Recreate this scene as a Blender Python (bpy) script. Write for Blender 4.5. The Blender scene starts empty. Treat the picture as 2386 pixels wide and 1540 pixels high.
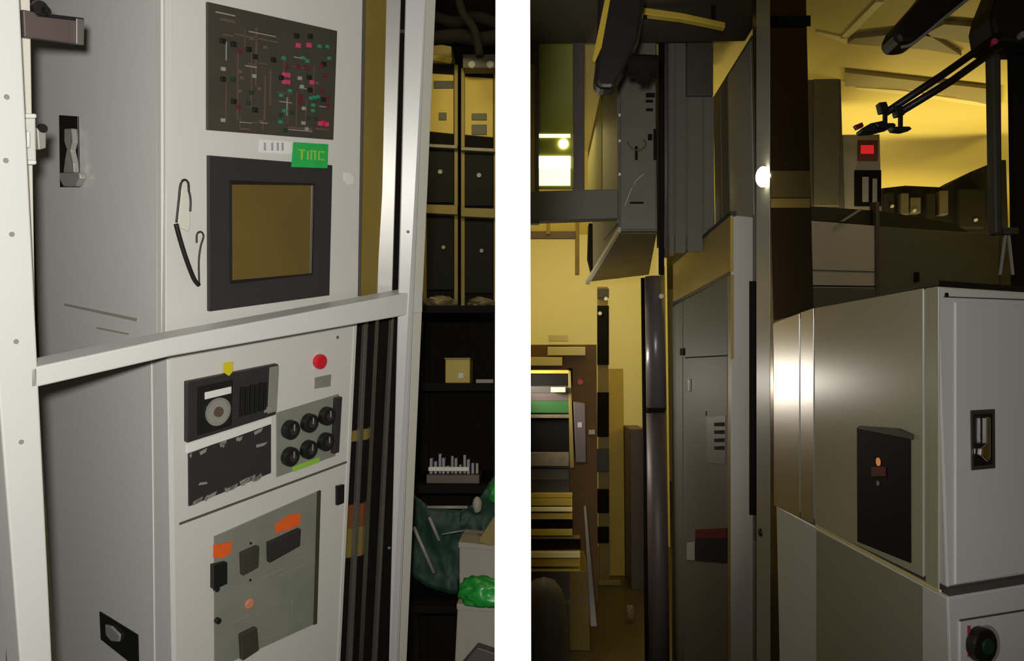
import bpy, bmesh, math, random
from mathutils import Vector, Matrix
random.seed(7)
sc = bpy.context.scene
COL = sc.collection
W, H, FPX = 2386.0, 1540.0, 1800.0
CAM = Vector((0, 0, 1.6))
# ---------------------------------------------------------------- camera axes (level room, aisle runs along +Y)
def nrm(v): return Vector(v).normalized()
_D = nrm((62, -111, 1800)); _U = nrm((0, 1800, 111)); _X = _D.cross(_U) * -1
_X = nrm(_X)
if _X.x < 0: _X = -_X
_U = nrm(_U - _U.dot(_D) * _D)
_X = nrm(_X - _X.dot(_D) * _D - _X.dot(_U) * _U)
def c2w(c):
    c = Vector(c); return Vector((_X.dot(c), _D.dot(c), _U.dot(c)))
def ray(px, py): return c2w((px - W/2, -(py - H/2), FPX))
cam_d = bpy.data.cameras.new('camera'); cam_o = bpy.data.objects.new('camera', cam_d); COL.objects.link(cam_o)
r_, u_, f_ = c2w((1, 0, 0)), c2w((0, 1, 0)), c2w((0, 0, 1))
m = Matrix(((r_.x, u_.x, -f_.x, CAM.x), (r_.y, u_.y, -f_.y, CAM.y), (r_.z, u_.z, -f_.z, CAM.z), (0, 0, 0, 1)))
cam_o.matrix_world = m
cam_d.sensor_width = 36; cam_d.lens = 36 * FPX / W; cam_d.clip_start = 0.05; cam_d.clip_end = 60
sc.camera = cam_o

class Plane:
    def __init__(s, o, a, b):
        s.o = Vector(o); s.n = Vector(a).cross(Vector(b)).normalized()
        if s.n.dot(CAM - s.o) < 0: s.n = -s.n
    def __call__(s, px, py, lift=0.0):
        d = ray(px, py); o = s.o + s.n * lift
        return CAM + d * ((o - CAM).dot(s.n) / d.dot(s.n))
    def off(s, d):
        p = Plane.__new__(Plane); p.o = s.o + s.n * d; p.n = s.n.copy(); return p
ZUP = Vector((0, 0, 1)); YF = Vector((0, 1, 0)); XR = Vector((1, 0, 0))
def frontal(y): return Plane((0, y, 1.6), XR, ZUP)
def level(z): return Plane((0, 1, z), XR, YF)

# ---------------------------------------------------------------- materials
def mat(name, col, rough=0.5, metal=0.0, noise=0.0, scale=8.0, coat=0.0, bump=0.0, stretch=None, emit=None, estr=0.0, spec=.5, aniso=0.0, alpha=None, trans=0.0):
    M = bpy.data.materials.new(name); M.use_nodes = True
    nt = M.node_tree; b = nt.nodes['Principled BSDF']
    c = (col[0], col[1], col[2], 1)
    b.inputs['Base Color'].default_value = c; b.inputs['Roughness'].default_value = rough
    b.inputs['Metallic'].default_value = metal; b.inputs['Specular IOR Level'].default_value = spec; b.inputs['Coat Weight'].default_value = coat
    b.inputs['Coat Roughness'].default_value = 0.12
    b.inputs['Anisotropic'].default_value = aniso
    b.inputs['Transmission Weight'].default_value = trans
    if emit: b.inputs['Emission Color'].default_value = (*emit, 1); b.inputs['Emission Strength'].default_value = estr
    if noise or bump:
        tc = nt.nodes.new('ShaderNodeTexCoord'); mp = nt.nodes.new('ShaderNodeMapping'); n = nt.nodes.new('ShaderNodeTexNoise')
        if stretch: mp.inputs['Scale'].default_value = stretch
        n.inputs['Scale'].default_value = scale; n.inputs['Detail'].default_value = 5
        nt.links.new(tc.outputs['Object'], mp.inputs[0]); nt.links.new(mp.outputs[0], n.inputs['Vector'])
        if noise:
            mx = nt.nodes.new('ShaderNodeMix'); mx.data_type = 'RGBA'
            mx.inputs[6].default_value = tuple(max(0, x * (1 - noise)) for x in col) + (1,)
            mx.inputs[7].default_value = tuple(min(1, x * (1 + noise)) for x in col) + (1,)
            nt.links.new(n.outputs['Fac'], mx.inputs[0]); nt.links.new(mx.outputs[2], b.inputs['Base Color'])
        if bump:
            bp = nt.nodes.new('ShaderNodeBump'); bp.inputs['Strength'].default_value = bump; bp.inputs['Distance'].default_value = 0.002
            nt.links.new(n.outputs['Fac'], bp.inputs['Height']); nt.links.new(bp.outputs[0], b.inputs['Normal'])
    return M
M = dict(
    paint=mat('pale_grey_enamel', (.63, .62, .575), .38, noise=.03, scale=3),
    paint_side=mat('grey_gloss_enamel', (.70, .705, .68), .22, noise=.04, scale=2, coat=.3),
    white=mat('white_enamel', (.66, .665, .64), .4, noise=.03, scale=5),
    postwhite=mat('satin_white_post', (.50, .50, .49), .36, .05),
    cream=mat('cream_enamel', (.66, .64, .56), .45, noise=.03),
    wallwhite=mat('white_wall_paint', (.93, .93, .93), .8),
    dark=mat('charcoal_plastic', (.028, .026, .028), .5, noise=.15, scale=20),
    board=mat('dark_olive_board', (.050, .045, .032), .5, noise=.25, scale=14),
    black=mat('black_plastic', (.008, .008, .008), .45),
    matt=mat('matt_black', (.010, .009, .008), .9, spec=.1),
    satin=mat('satin_steel', (.36, .35, .33), .36, .18, noise=.06, scale=20, stretch=(1, 1, 30)),
    flat_dark=mat('flat_dark_red', (.10, .006, .006), .8, spec=.1),
    seam=mat('dark_gap', (.09, .085, .075), .8),
    chrome=mat('chrome', (.82, .79, .75), .18, 1.0, bump=.15, scale=40),
    steel=mat('brushed_steel', (.62, .60, .57), .30, 1.0, noise=.08, scale=30, stretch=(1, 1, 40), bump=.05),
    steel_d=mat('dull_steel', (.34, .32, .29), .38, .8, noise=.15, scale=12),
    brown=mat('bronze_steel', (.13, .085, .04), .25, .9, noise=.3, scale=3),
    gold=mat('gold_tint_metal', (.34, .24, .055), .35, .35, noise=.2, scale=6),  # gold reflections put into the base colour; also tints the header
    screen=mat('amber_glass_screen', (.13, .085, .015), .12, noise=.25, scale=5, coat=.6),
    green=mat('green_sticker', (.02, .42, .08), .5, noise=.25, scale=60),
    yellow=mat('yellow_label', (.65, .55, .02), .5),
    ygreen=mat('yellow_green_ink', (.30, .55, .06), .6),
    red=mat('red_plastic', (.65, .01, .025), .35),
    orange=mat('orange_label', (.85, .13, .02), .5, noise=.15, scale=60),
    peach=mat('salmon_lamp', (.65, .25, .15), .4),
    pink=mat('pink_lamp', (.5, .05, .13), .4), dred=mat('dark_red_lamp', (.14, .01, .015), .4),
    teal=mat('teal_lamp', (.03, .20, .12), .4), greyl=mat('grey_lamp', (.28, .27, .24), .4),
    brownl=mat('brown_line', (.11, .07, .05), .5), dgreen=mat('dark_green_lamp', (.01, .04, .02), .4),
    wpaper=mat('white_paper', (.75, .74, .70), .7), inkgrey=mat('grey_ink', (.35, .34, .40), .7),
    greyplate=mat('grey_green_plate', (.23, .245, .195), .4, noise=.22, scale=9, coat=.2),
    brownplate=mat('brown_bracket', (.085, .065, .06), .5, noise=.15, scale=9),
    sheet=mat('dark_green_plastic_sheet', (.003, .035, .022), .6, noise=.4, scale=7, bump=.8),
    gbag=mat('green_bag_plastic', (.02, .30, .04), .35, noise=.4, scale=12, bump=.8),
    carton=mat('pale_carton', (.36, .32, .27), .7, noise=.12, scale=6),
    ochre=mat('ochre_enamel', (.50, .36, .035), .5, noise=.2, scale=9),
    ochre_d=mat('dark_ochre_enamel', (.22, .16, .03), .5, noise=.2, scale=9),
    bag=mat('dull_plastic_bag', (.16, .13, .07), .4, noise=.5, scale=20, bump=.8),
    yw=mat('yellow_wall_paint', (.72, .66, .34), .7, noise=.04, scale=2),
    yceil=mat('yellow_ceiling_paint', (.75, .62, .20), .7, noise=.06, scale=2),
    ybeam=mat('ceiling_beam_paint', (.36, .30, .13), .6, noise=.1),
    ylight=mat('pale_yellow_trim', (.90, .80, .36), .5),
    floor=mat('olive_vinyl_floor', (.07, .055, .022), .35, noise=.2, scale=5),
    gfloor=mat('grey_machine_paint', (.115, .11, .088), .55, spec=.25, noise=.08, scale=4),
    gmach=mat('worn_machine_paint', (.12, .115, .09), .5, noise=.3, scale=9),
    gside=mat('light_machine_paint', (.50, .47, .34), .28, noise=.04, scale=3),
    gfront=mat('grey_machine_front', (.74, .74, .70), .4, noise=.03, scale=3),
    gpost=mat('grey_post_enamel', (.36, .35, .32), .35, noise=.05),
    glassd=mat('dark_glass', (.006, .007, .005), .6, spec=.15),
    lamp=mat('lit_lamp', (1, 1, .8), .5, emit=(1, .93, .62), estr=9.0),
    lampg=mat('lit_green_yellow_lamp', (.9, 1, .5), .5, emit=(.95, .95, .45), estr=1.8),
    redled=mat('red_display', (.6, .01, .01), .4, emit=(1, .02, .03), estr=.45),
    amberled=mat('amber_led', (.6, .2, .05), .4, emit=(1, .35, .12), estr=.35),
    cloth=mat('dark_grey_cover', (.075, .07, .06), .6, noise=.3, scale=10),
    winglass=mat('green_tinted_window', (.25, .26, .045), .08, noise=.25, scale=4, coat=.4),
    dimreflect=mat('dim_yellow_reflection', (.16, .15, .04), .7, spec=.15, noise=.3, scale=9),
    amberdark=mat('dark_amber_tint', (.10, .075, .018), .6, spec=.2, noise=.3, scale=5),  # dim gold reflection on the column; also the machine underside
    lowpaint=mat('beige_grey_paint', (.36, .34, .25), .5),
    duct=mat('dark_cover_metal', (.045, .038, .028), .6, noise=.2, scale=5),  # for the cover added to keep part of the ceiling dark
    rust_reflect=mat('rust_orange_reflection', (.20, .06, .015), .5),
    tubegrey=mat('grey_tube_enamel', (.14, .125, .13), .3, .2),
    rustbrown=mat('rusty_brown_paint', (.16, .09, .03), .6, noise=.2),
    longp=mat('long_cabinet_paint', (.50, .47, .42), .5),
    grassy=mat('green_stripe', (.02, .11, .015), .5),
)
# ---------------------------------------------------------------- builders
def thing(name, label, cat, base=(0, 0, 0), group=None):
    o = bpy.data.objects.new(name, None); COL.objects.link(o); o.empty_display_size = .1
    o.location = Vector(base); o['label'] = label; o['category'] = cat
    if group: o['group'] = group
    return o
def wloc(o):
    v = o.location.copy()
    while o.parent: o = o.parent; v += o.location
    return v
def mesh(name, verts, faces, material, parent=None, bevel=0.0, label=None, smooth=False):
    vs = [Vector(v) for v in verts]
    c = sum(vs, Vector()) / len(vs)
    me = bpy.data.meshes.new(name); me.from_pydata([v - c for v in vs], [], faces)
    bm = bmesh.new(); bm.from_mesh(me); bmesh.ops.recalc_face_normals(bm, faces=bm.faces)
    bm.to_mesh(me); bm.free()
    me.materials.append(M[material] if isinstance(material, str) else material)
    o = bpy.data.objects.new(name, me); COL.objects.link(o)
    if parent: o.parent = parent; o.location = c - wloc(parent)
    else: o.location = c
    if bevel:
        b = o.modifiers.new('bevel', 'BEVEL'); b.width = bevel; b.segments = 2; b.limit_method = 'ANGLE'
    if smooth:
        for p in me.polygons: p.use_smooth = True
    if label: o['label'] = label
    return o
def prismdata(pts, vec):
    n = len(pts); v = [Vector(p) for p in pts] + [Vector(p) + vec for p in pts]
    f = [tuple(range(n)), tuple(range(2*n - 1, n - 1, -1))] + [(i, (i+1) % n, (i+1) % n + n, i + n) for i in range(n)]
    return v, f
def prism(name, pts, vec, material, parent=None, bevel=0.0, label=None):
    v, f = prismdata(pts, Vector(vec)); return mesh(name, v, f, material, parent, bevel, label)
def multi(name, prisms, material, parent=None, bevel=0.0, label=None):
    V, F = [], []
    for pts, vec in prisms:
        v, f = prismdata(pts, Vector(vec)); k = len(V); V += v; F += [tuple(i + k for i in x) for x in f]
    return mesh(name, V, F, material, parent, bevel, label)
def slab(name, pl, pix, t, material, parent=None, lift=0.0, bevel=0.0, label=None):
    """polygon outlined on a plane, front face `lift` in front of it, `t` thick"""
    return prism(name, [pl(x, y, lift) for x, y in pix], -pl.n * t, material, parent, bevel, label)
def R(x0, y0, x1, y1): return [(x0, y0), (x1, y0), (x1, y1), (x0, y1)]
class Quad:
    """bilinear patch between four corners lying on a plane: tl, tr, br, bl"""
    def __init__(s, pl, pix, lift=0.0): s.c = [pl(x, y, lift) for x, y in pix]; s.n = pl.n
    def p(s, u, v, l=0.0):
        a = s.c[0].lerp(s.c[1], u); b = s.c[3].lerp(s.c[2], u); return a.lerp(b, v) + s.n * l
    def pr(s, u0, v0, u1, v1, l, t): return ([s.p(u0, v0, l), s.p(u1, v0, l), s.p(u1, v1, l), s.p(u0, v1, l)], -s.n * t)
    def box(s, name, u0, v0, u1, v1, l, t, material, parent, bevel=0.0, label=None):
        pts, vec = s.pr(u0, v0, u1, v1, l, t); return prism(name, pts, vec, material, parent, bevel, label)
def disc(name, c, n, r, t, material, parent=None, seg=28, bevel=0.0, label=None, up=ZUP):
    n = Vector(n).normalized(); a = n.cross(up).normalized(); b = a.cross(n)
    pts = [Vector(c) + a * (r * math.cos(2*math.pi*i/seg)) + b * (r * math.sin(2*math.pi*i/seg)) for i in range(seg)]
    return prism(name, pts, -n * t, material, parent, bevel, label)
def ring(name, c, n, r0, r1, t, material, parent=None, seg=28):
    n = Vector(n).normalized(); a = n.cross(ZUP).normalized(); b = a.cross(n); V = []; F = []
    for i in range(seg):
        d = a * math.cos(2*math.pi*i/seg) + b * math.sin(2*math.pi*i/seg)
        V += [Vector(c) + d*r0, Vector(c) + d*r1, Vector(c) + d*r1 - n*t, Vector(c) + d*r0 - n*t]
    for i in range(seg):
        j = (i+1) % seg
        for k in range(4): F.append((4*i+k, 4*i+(k+1) % 4, 4*j+(k+1) % 4, 4*j+k))
    return mesh(name, V, F, material, parent)
def tube(name, pts, r, material, parent=None, seg=10, smooth_pts=True, label=None):
    pts = [Vector(p) for p in pts]
    if smooth_pts and len(pts) > 2:
        q = []
        for i in range(len(pts) - 1):
            p0, p1, p2, p3 = pts[max(i-1, 0)], pts[i], pts[i+1], pts[min(i+2, len(pts)-1)]
            for k in range(6):
                t = k / 6
                q.append(.5 * ((2*p1) + (p2-p0)*t + (2*p0-5*p1+4*p2-p3)*t*t + (3*p1-p0-3*p2+p3)*t**3))
        q.append(pts[-1]); pts = q
    rs = r if isinstance(r, (list, tuple)) else [r] * len(pts)
    if len(rs) != len(pts): rs = [rs[min(int(i * len(rs) / len(pts)), len(rs)-1)] for i in range(len(pts))]
    V, F = [], []; ref = None
    for i, p in enumerate(pts):
        d = (pts[min(i+1, len(pts)-1)] - pts[max(i-1, 0)]).normalized()
        a = d.cross(ref if ref else (ZUP if abs(d.z) < .9 else XR)); a.normalize(); b = d.cross(a); ref = b if False else ref
        for k in range(seg):
            t = 2*math.pi*k/seg; V.append(p + a*(rs[i]*math.cos(t)) + b*(rs[i]*math.sin(t)))
    for i in range(len(pts)-1):
        for k in range(seg):
            F.append((i*seg+k, i*seg+(k+1) % seg, (i+1)*seg+(k+1) % seg, (i+1)*seg+k))
    F.append(tuple(range(seg))[::-1]); F.append(tuple((len(pts)-1)*seg+k for k in range(seg)))
    return mesh(name, V, F, material, parent, label=label, smooth=True)
def todeck(p, v, z=0.0):
    v = Vector(v); return Vector(p) + v * ((z - p.z) / v.z)
def struct(o): o['kind'] = 'structure'; return o
def tag(o, label, cat, group=None):
    o['label'] = label; o['category'] = cat
    if group: o['group'] = group
    return o
def boxm(x0, x1, y0, y1, z0, z1): return ([Vector((x0, y0, z0)), Vector((x1, y0, z0)), Vector((x1, y0, z1)), Vector((x0, y0, z1))], Vector((0, y1-y0, 0)))
def box(name, x0, x1, y0, y1, z0, z1, material, parent=None, bevel=0.0, label=None):
    pts, vec = boxm(x0, x1, y0, y1, z0, z1); return prism(name, pts, vec, material, parent, bevel, label)
def blob(name, c, rx, ry, rz, material, parent=None, amp=.18, seed=0, flat=True, sub=4):
    from mathutils import noise as nz
    bm = bmesh.new(); bmesh.ops.create_icosphere(bm, subdivisions=sub, radius=1)
    V = []
    for v in bm.verts:
        p = v.co.copy(); k = 1 + amp * nz.noise(p * 2.2 + Vector((seed * 7.3, 0, 0))) + amp * .5 * nz.noise(p * 6 + Vector((seed, 3, 0)))
        q = Vector((p.x * rx * k, p.y * ry * k, p.z * rz * k))
        if flat: q.z = max(q.z, -rz * .55)
        V.append(Vector(c) + q)
    F = [tuple(v.index for v in f.verts) for f in bm.faces]; bm.free()
    return mesh(name, V, F, material, parent, smooth=True)

# ================================================================ SETTING
CEIL = 3.0
struct(box('floor', -3.6, 4.2, -1.5, 12.2, -.1, 0, 'floor'))
struct(prism('ceiling', [Vector((-.02, -1.5, CEIL)), Vector((4.2, -1.5, CEIL)), Vector((4.2, 12.2, CEIL)), Vector((-.42, 12.2, CEIL))], (0, 0, .1), 'yceil'))
struct(prism('ceiling_left', [Vector((-3.6, -1.5, CEIL+.6)), Vector((-.03, -1.5, CEIL+.6)), Vector((-.43, 12.2, CEIL+.6)), Vector((-3.6, 12.2, CEIL+.6))], (0, 0, .1), 'matt'))
struct(box('wall_left', -3.7, -3.6, -1.5, 12.2, 0, 4.2, 'steel_d'))
struct(box('wall_right', 4.2, 4.3, -1.5, 12.2, 0, 3.1, 'yw'))
struct(box('wall_back', -.42, 4.2, 12.2, 12.3, 0, 4.2, 'yw'))
struct(box('wall_back_left', -3.6, -.43, 7.0, 7.1, 0, 4.2, 'matt'))
# partition added for the white gap, parts the bays' light; its end faces the viewer
E = frontal(.62)
e0, e1 = E(1154, 770), E(1236, 770)
run = (ray(1195, 770) / ray(1195, 770).y)
pe = [Vector((e0.x, e0.y, 0)), Vector((e1.x, e1.y, 0)), Vector((e1.x, e1.y, 0)) + run * 11.4, Vector((e0.x, e0.y, 0)) + run * 11.4]
for p in pe: p.z = 0
struct(prism('added_partition', pe, (0, 0, CEIL+.6), 'wallwhite'))

# ================================================================ LEFT BAY
Hh, Ll, Vv = nrm(ray(2380, 413)), nrm(ray(-1450, 413)), nrm(ray(490, 10600))   # right-away, left-away, down
C0 = CAM + ray(383, 413) / FPX * 1.5
F = Plane(C0, Hh, Vv); S = Plane(C0, Ll, Vv)
G = F.off(.09)                                    # plane of the white frame's face
def vslabs(pl, x0t, x0b, x1t, x1b, yt, yb): return [(x0t, yt), (x1t, yt), (x1b, yb), (x0b, yb)]
base = todeck(F(404, 1540), Vv)

# ---- upper cabinet
uc = thing('equipment_cabinet', 'upper pale grey equipment cabinet with dark indicator board and amber screen', 'cabinet', base)
inn = F.off(-.012)
front_pix = [(386, -60), (852, -60), (838, 692), (838, 698), (386, 789)]
slab('front_panel', F, front_pix, .02, 'paint', uc, bevel=.002)
side_pix = [(60, -80), (365, -60), (365, 802), (92, 854)]
slab('side_panel', S, side_pix, .02, 'paint_side', uc, lift=-.001)
slab('corner_trim', S, [(364, -60), (375, -60), (376, 800), (366, 802)], .015, 'white', uc, lift=.002, bevel=.001)
slab('corner_trim', S, [(375, -60), (384, -60), (386, 800), (377, 802)], .015, 'paint', uc, lift=-.002)
prism('carcass', [F(396, -60, -.021), F(800, -60, -.021), F(790, 700, -.021), F(396, 778, -.021)], Ll * .36, 'seam', uc)
slab('edge_trim', F, [(846, -60), (853, -60), (840, 690), (834, 690)], .02, 'seam', uc, lift=.001)
# side latch
lt = slab('latch_plate', S, [(137, 268), (180, 271), (183, 436), (139, 436)], .004, 'black', uc, lift=.003, bevel=.001, label='black recessed latch plate')
pts = [S(158, 300, .012), S(159, 330, .016), S(160, 370, .02), S(160, 395, .018)]
multi('latch_lever', [([S(149, 300, .014), S(167, 299, .014), S(169, 330, .018), S(164, 350, .018), S(170, 380, .018), S(172, 402, .016), S(147, 402, .016), S(151, 370, .018), S(155, 348, .018), S(149, 330, .018)], -S.n * .012)], 'satin', lt, bevel=.002)
slab('latch_base', S, [(138, 402), (184, 402), (186, 415), (176, 434), (146, 434), (137, 415)], .014, 'satin', lt, lift=.016, bevel=.003)
# panel seams on the side near the foot
for a in ([(150, 707), (320, 742), (318, 749), (150, 712)],):
    slab('seam_groove', S, a, .002, 'gpost', uc, lift=.0008)
slab('fold_strip', S, [(225, 762), (300, 777), (298, 780), (225, 766)], .002, 'gpost', uc, lift=.0008)
# indicator board
bq = [(484, 4), (786, 72), (777, 326), (484, 303)]
bd = slab('indicator_board', F, bq, .012, 'board', uc, lift=.006, bevel=.001, label='dark olive mimic board covered in small coloured lamps and lines')
Q = Quad(F, bq, .006)
lines = []
for (u0, v0, u1, v1) in [(.08, .1, .18, .125), (.18, .2, .5, .215), (.25, .15, .255, .3), (.33, .12, .34, .6), (.40, .5, .412, .9), (.44, .45, .452, .75), (.36, .4, .42, .412), (.27, .42, .33, .43), (.20, .35, .207, .9), (.10, .22, .17, .235), (.30, .3, .306, .78), (.55, .3, .556, .55), (.62, .38, .72, .39), (.50, .62, .62, .63), (.59, .63, .594, .88), (.66, .6, .665, .93), (.74, .65, .745, .92), (.60, .91, .80, .93), (.22, .86, .225, .97), (.22, .96, .30, .975), (.31, .9, .35, .91), (.36, .88, .42, .9), (.39, .9, .395, .97), (.8, .35, .806, .6), (.83, .9, .95, .92), (.70, .45, .705, .6), (.12, .55, .125, .9)]:
    lines.append(Q.pr(u0, v0, u1, v1, .002, .003))
for a_, b_v in lines: prism('mimic_line', a_, b_v, 'brownl', bd)
lines = [Q.pr(u, v, u+w, v+h, .0022, .003) for (u, v, w, h) in [(.05, .06, .13, .01), (.28, .16, .2, .008), (.12, .28, .004, .15), (.26, .44, .08, .01), (.58, .66, .004, .16), (.52, .7, .1, .008), (.68, .56, .06, .008), (.22, .91, .09, .006), (.37, .9, .06, .006), (.60, .935, .2, .008), (.86, .7, .08, .008), (.63, .3, .1, .008)]]
for a_, b_v in lines: prism('mimic_line', a_, b_v, 'greyl', bd)
lamps = [(.095, .28, 'black'), (.17, .29, 'black'), (.215, .34, 'dred'), (.28, .31, 'black'), (.325, .36, 'black'), (.465, .36, 'black'), (.10, .50, 'greyl'), (.32, .52, 'greyl'), (.215, .50, 'brownl'), (.10, .58, 'black'), (.17, .57, 'dgreen'), (.23, .55, 'brownl'), (.175, .75, 'black'), (.21, .79, 'dred'), (.28, .75, 'dgreen'), (.33, .8, 'black'), (.10, .91, 'greyl'), (.645, .12, 'black'), (.76, .10, 'black'), (.66, .20, 'pink'), (.75, .18, 'pink'), (.57, .40, 'dred'), (.555, .47, 'pink'), (.58, .47, 'pink'), (.555, .53, 'pink'), (.58, .53, 'pink'), (.53, .50, 'black'), (.66, .38, 'dred'), (.74, .38, 'dred'), (.76, .46, 'black'), (.785, .5, 'pink'), (.77, .57, 'black'), (.68, .48, 'greyl'), (.70, .55, 'greyl'), (.545, .33, 'teal'), (.70, .30, 'teal'), (.74, .32, 'teal'), (.84, .17, 'teal'), (.91, .16, 'teal'), (.93, .26, 'teal'), (.86, .34, 'dred'), (.885, .32, 'black'), (.90, .42, 'dred'), (.83, .50, 'brownl'), (.60, .60, 'teal'), (.53, .65, 'teal'), (.69, .64, 'dred'), (.69, .69, 'dred'), (.72, .74, 'greyl'), (.78, .64, 'teal'), (.81, .63, 'teal'), (.84, .62, 'teal'), (.80, .70, 'teal'), (.89, .64, 'black'), (.93, .62, 'dred'), (.88, .56, 'dred'), (.93, .70, 'dred'), (.80, .75, 'teal'), (.53, .82, 'dgreen'), (.56, .78, 'teal'), (.62, .79, 'dgreen'), (.76, .82, 'dgreen'), (.83, .82, 'dgreen'), (.87, .86, 'pink'), (.895, .85, 'red'), (.925, .86, 'pink'), (.53, .88, 'teal'), (.72, .87, 'greyl'), (.75, .92, 'greyl'), (.57, .95, 'dgreen'), (.22, .66, 'brownl'), (.30, .66, 'dgreen'), (.30, .22, 'brownl'), (.40, .27, 'brownl'), (.36, .62, 'brownl')]
for (u, v, c) in lamps:
    s_ = 1.15 if c in ('pink', 'black', 'red') else .9
    Q.box('indicator_lamp', u - .015*s_, v - .018*s_, u + .015*s_, v + .018*s_, .005, .006, c, bd, bevel=.0012)
# screen
sb_pix = [(487, 362), (775, 385), (768, 688), (488, 726)]
bz = slab('screen_bezel', F, sb_pix, .014, 'dark', uc, lift=.008, bevel=.0015, label='charcoal bezel around the amber screen')
slab('inner_frame', F, [(536, 420), (734, 428), (729, 640), (538, 662)], .006, 'black', bz, lift=.011, bevel=.001)
slab('screen', F, [(542, 430), (727, 432), (722, 637), (542, 653)], .003, 'screen', bz, lift=.0125)
slab('screen_rim', F, [(727, 432), (731, 432), (726, 636), (722, 637)], .004, 'steel_d', bz, lift=.0135)
# stickers
tg = slab('paper_tag', F, [(605, 325), (680, 330), (679, 360), (604, 355)], .001, 'wpaper', uc, lift=.0015, label='white paper tag')
multi('tag_print', [([F(x, 332, .0022), F(x+5, 332.4, .0022), F(x+5, 351, .0022), F(x, 350.5, .0022)], -F.n * .0006) for x in (615, 632, 645, 656)], 'inkgrey', tg)
gs = slab('green_tag', F, [(684, 331), (765, 336), (763, 392), (679, 389)], .001, 'green', uc, lift=.0095, label='bright green tag over the corner of the screen bezel')
g = [((695, 347), (712, 349), (712, 352), (695, 350)), ((702, 350), (706, 350), (705, 372), (701, 372)), ((716, 352), (719, 352), (719, 372), (716, 372)), ((722, 350), (738, 351), (738, 354), (722, 353)), ((724, 354), (727, 354), (727, 372), (724, 372)), ((733, 354), (736, 354), (736, 373), (733, 373)), ((742, 352), (745, 352), (745, 374), (742, 374)), ((747, 352), (757, 353), (757, 356), (747, 355)), ((747, 370), (756, 371), (756, 374), (747, 373))]
multi('tag_print', [([F(x, y, .0103) for x, y in q], -F.n * .0006) for q in g], 'ygreen', gs)
slab('white_dot_sticker', F, [(801, 402), (815, 403), (824, 412), (824, 428), (812, 430), (801, 420)], .001, 'wpaper', uc, lift=.001)
# hanging strap with pale tag
st = tube('hanging_cord', [F(440, 448, .008), F(438, 425, .012), F(428, 419, .012), F(420, 432, .012), F(416, 470, .012), F(411, 518, .012)], .0022, 'dark', uc, label='thin dark cord hanging on the cabinet front')
slab('pale_tag', F, [(424, 442), (441, 444), (444, 520), (440, 540), (424, 532), (415, 518)], .003, 'cream', st, lift=.008, bevel=.001)
tube('cord_end', [F(441, 448, .011), F(444, 468, .011), F(443, 492, .011)], .002, 'dark', st)
tube('cord_thick', [F(410, 522, .013), F(420, 560, .013), F(436, 610, .013), F(452, 650, .013), F(463, 664, .013)], .0046, 'black', st)
tube('cord_thin', [F(464, 662, .011), F(463, 610, .011), F(467, 575, .011), F(474, 550, .011), F(468, 540, .011), F(459, 545, .011), F(458, 565, .011)], .0018, 'dark', st)

# ---- lower cabinet
lc = thing('equipment_cabinet', 'lower pale grey control cabinet with red button, gauges and wiring window', 'cabinet', base + Hh * .01)
bl, br = todeck(F(404, 1545), Vv, .02), todeck(F(790, 1545), Vv, .02)
prism('front_panel', [F(392, 812), F(833, 724), F(815, 1080), F(790, 1545), br, bl, F(404, 1545)], -F.n * .02, 'paint', lc, bevel=.002)
sl = todeck(S(112, 1545), Vv, .02)
prism('side_panel', [S(88, 884), S(348, 826), S(356, 1545), todeck(S(356, 1545), Vv, .02), sl, S(130, 1545)], -S.n * .02, 'paint_side', lc)
slab('corner_trim', S, [(347, 826), (352, 825), (361, 1700), (355, 1700)], .012, 'white', lc, lift=.001, bevel=.001)
slab('corner_trim', S, [(352, 825), (388, 818), (402, 1700), (361, 1700)], .012, 'paint_side', lc, lift=-.001)
slab('front_edge_trim', F, [(390, 815), (400, 813), (411, 1560), (402, 1560)], .012, 'white', lc, lift=.0015, bevel=.001)
slab('edge_trim', F, [(826, 745), (833, 743), (793, 1545), (786, 1545)], .012, 'paint', lc, lift=.0025, bevel=.001)
# side lower latch
p = slab('latch_plate', S, [(231, 1425), (320, 1480), (322, 1560), (234, 1490)], .004, 'black', lc, lift=.003, bevel=.001, label='black recessed handle plate')
slab('latch_lever', S, [(244, 1456), (258, 1460), (278, 1480), (276, 1496), (258, 1494), (246, 1480)], .006, 'satin', p, lift=.009, bevel=.002)
# meter unit
mq = [(437, 890), (649, 848), (643, 966), (437, 1032)]
mu = slab('meter_unit', F, mq, .02, 'dark', lc, lift=.012, bevel=.002, label='charcoal panel meter with pale dial')
Qm = Quad(F, mq, .012)
Qm.box('meter_end_plate', .89, .03, 1.0, .93, .002, .004, 'greyplate', mu, bevel=.001)
Qm.box('meter_window', .10, .12, .46, .92, .004, .006, 'black', mu, bevel=.001)
Qm.box('dial_top', .16, .22, .44, .34, .006, .006, 'wpaper', mu, bevel=.001)
dc = Qm.p(.295, .60, .007)
disc('dial', dc, F.n, .030, .006, 'greyl', mu)
ring('dial_rim', dc + F.n * .002, F.n, .026, .031, .004, 'greyplate', mu)
disc('dial_hub', dc + F.n * .004, F.n, .011, .004, 'brownl', mu)
for i in range(6):
    u = .55 + i * .055
    Qm.box('breaker_lever', u, .28 + .02*(i % 2), u + .03, .82, .006, .006, 'black', mu, bevel=.001)
Qm.box('paper_tab', .84, .78, .93, .88, .005, .003, 'greyl', mu)
slab('yellow_tab', F, [(522, 846), (543, 843), (542, 866), (534, 876), (521, 868)], .002, 'yellow', lc, lift=.014)
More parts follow.
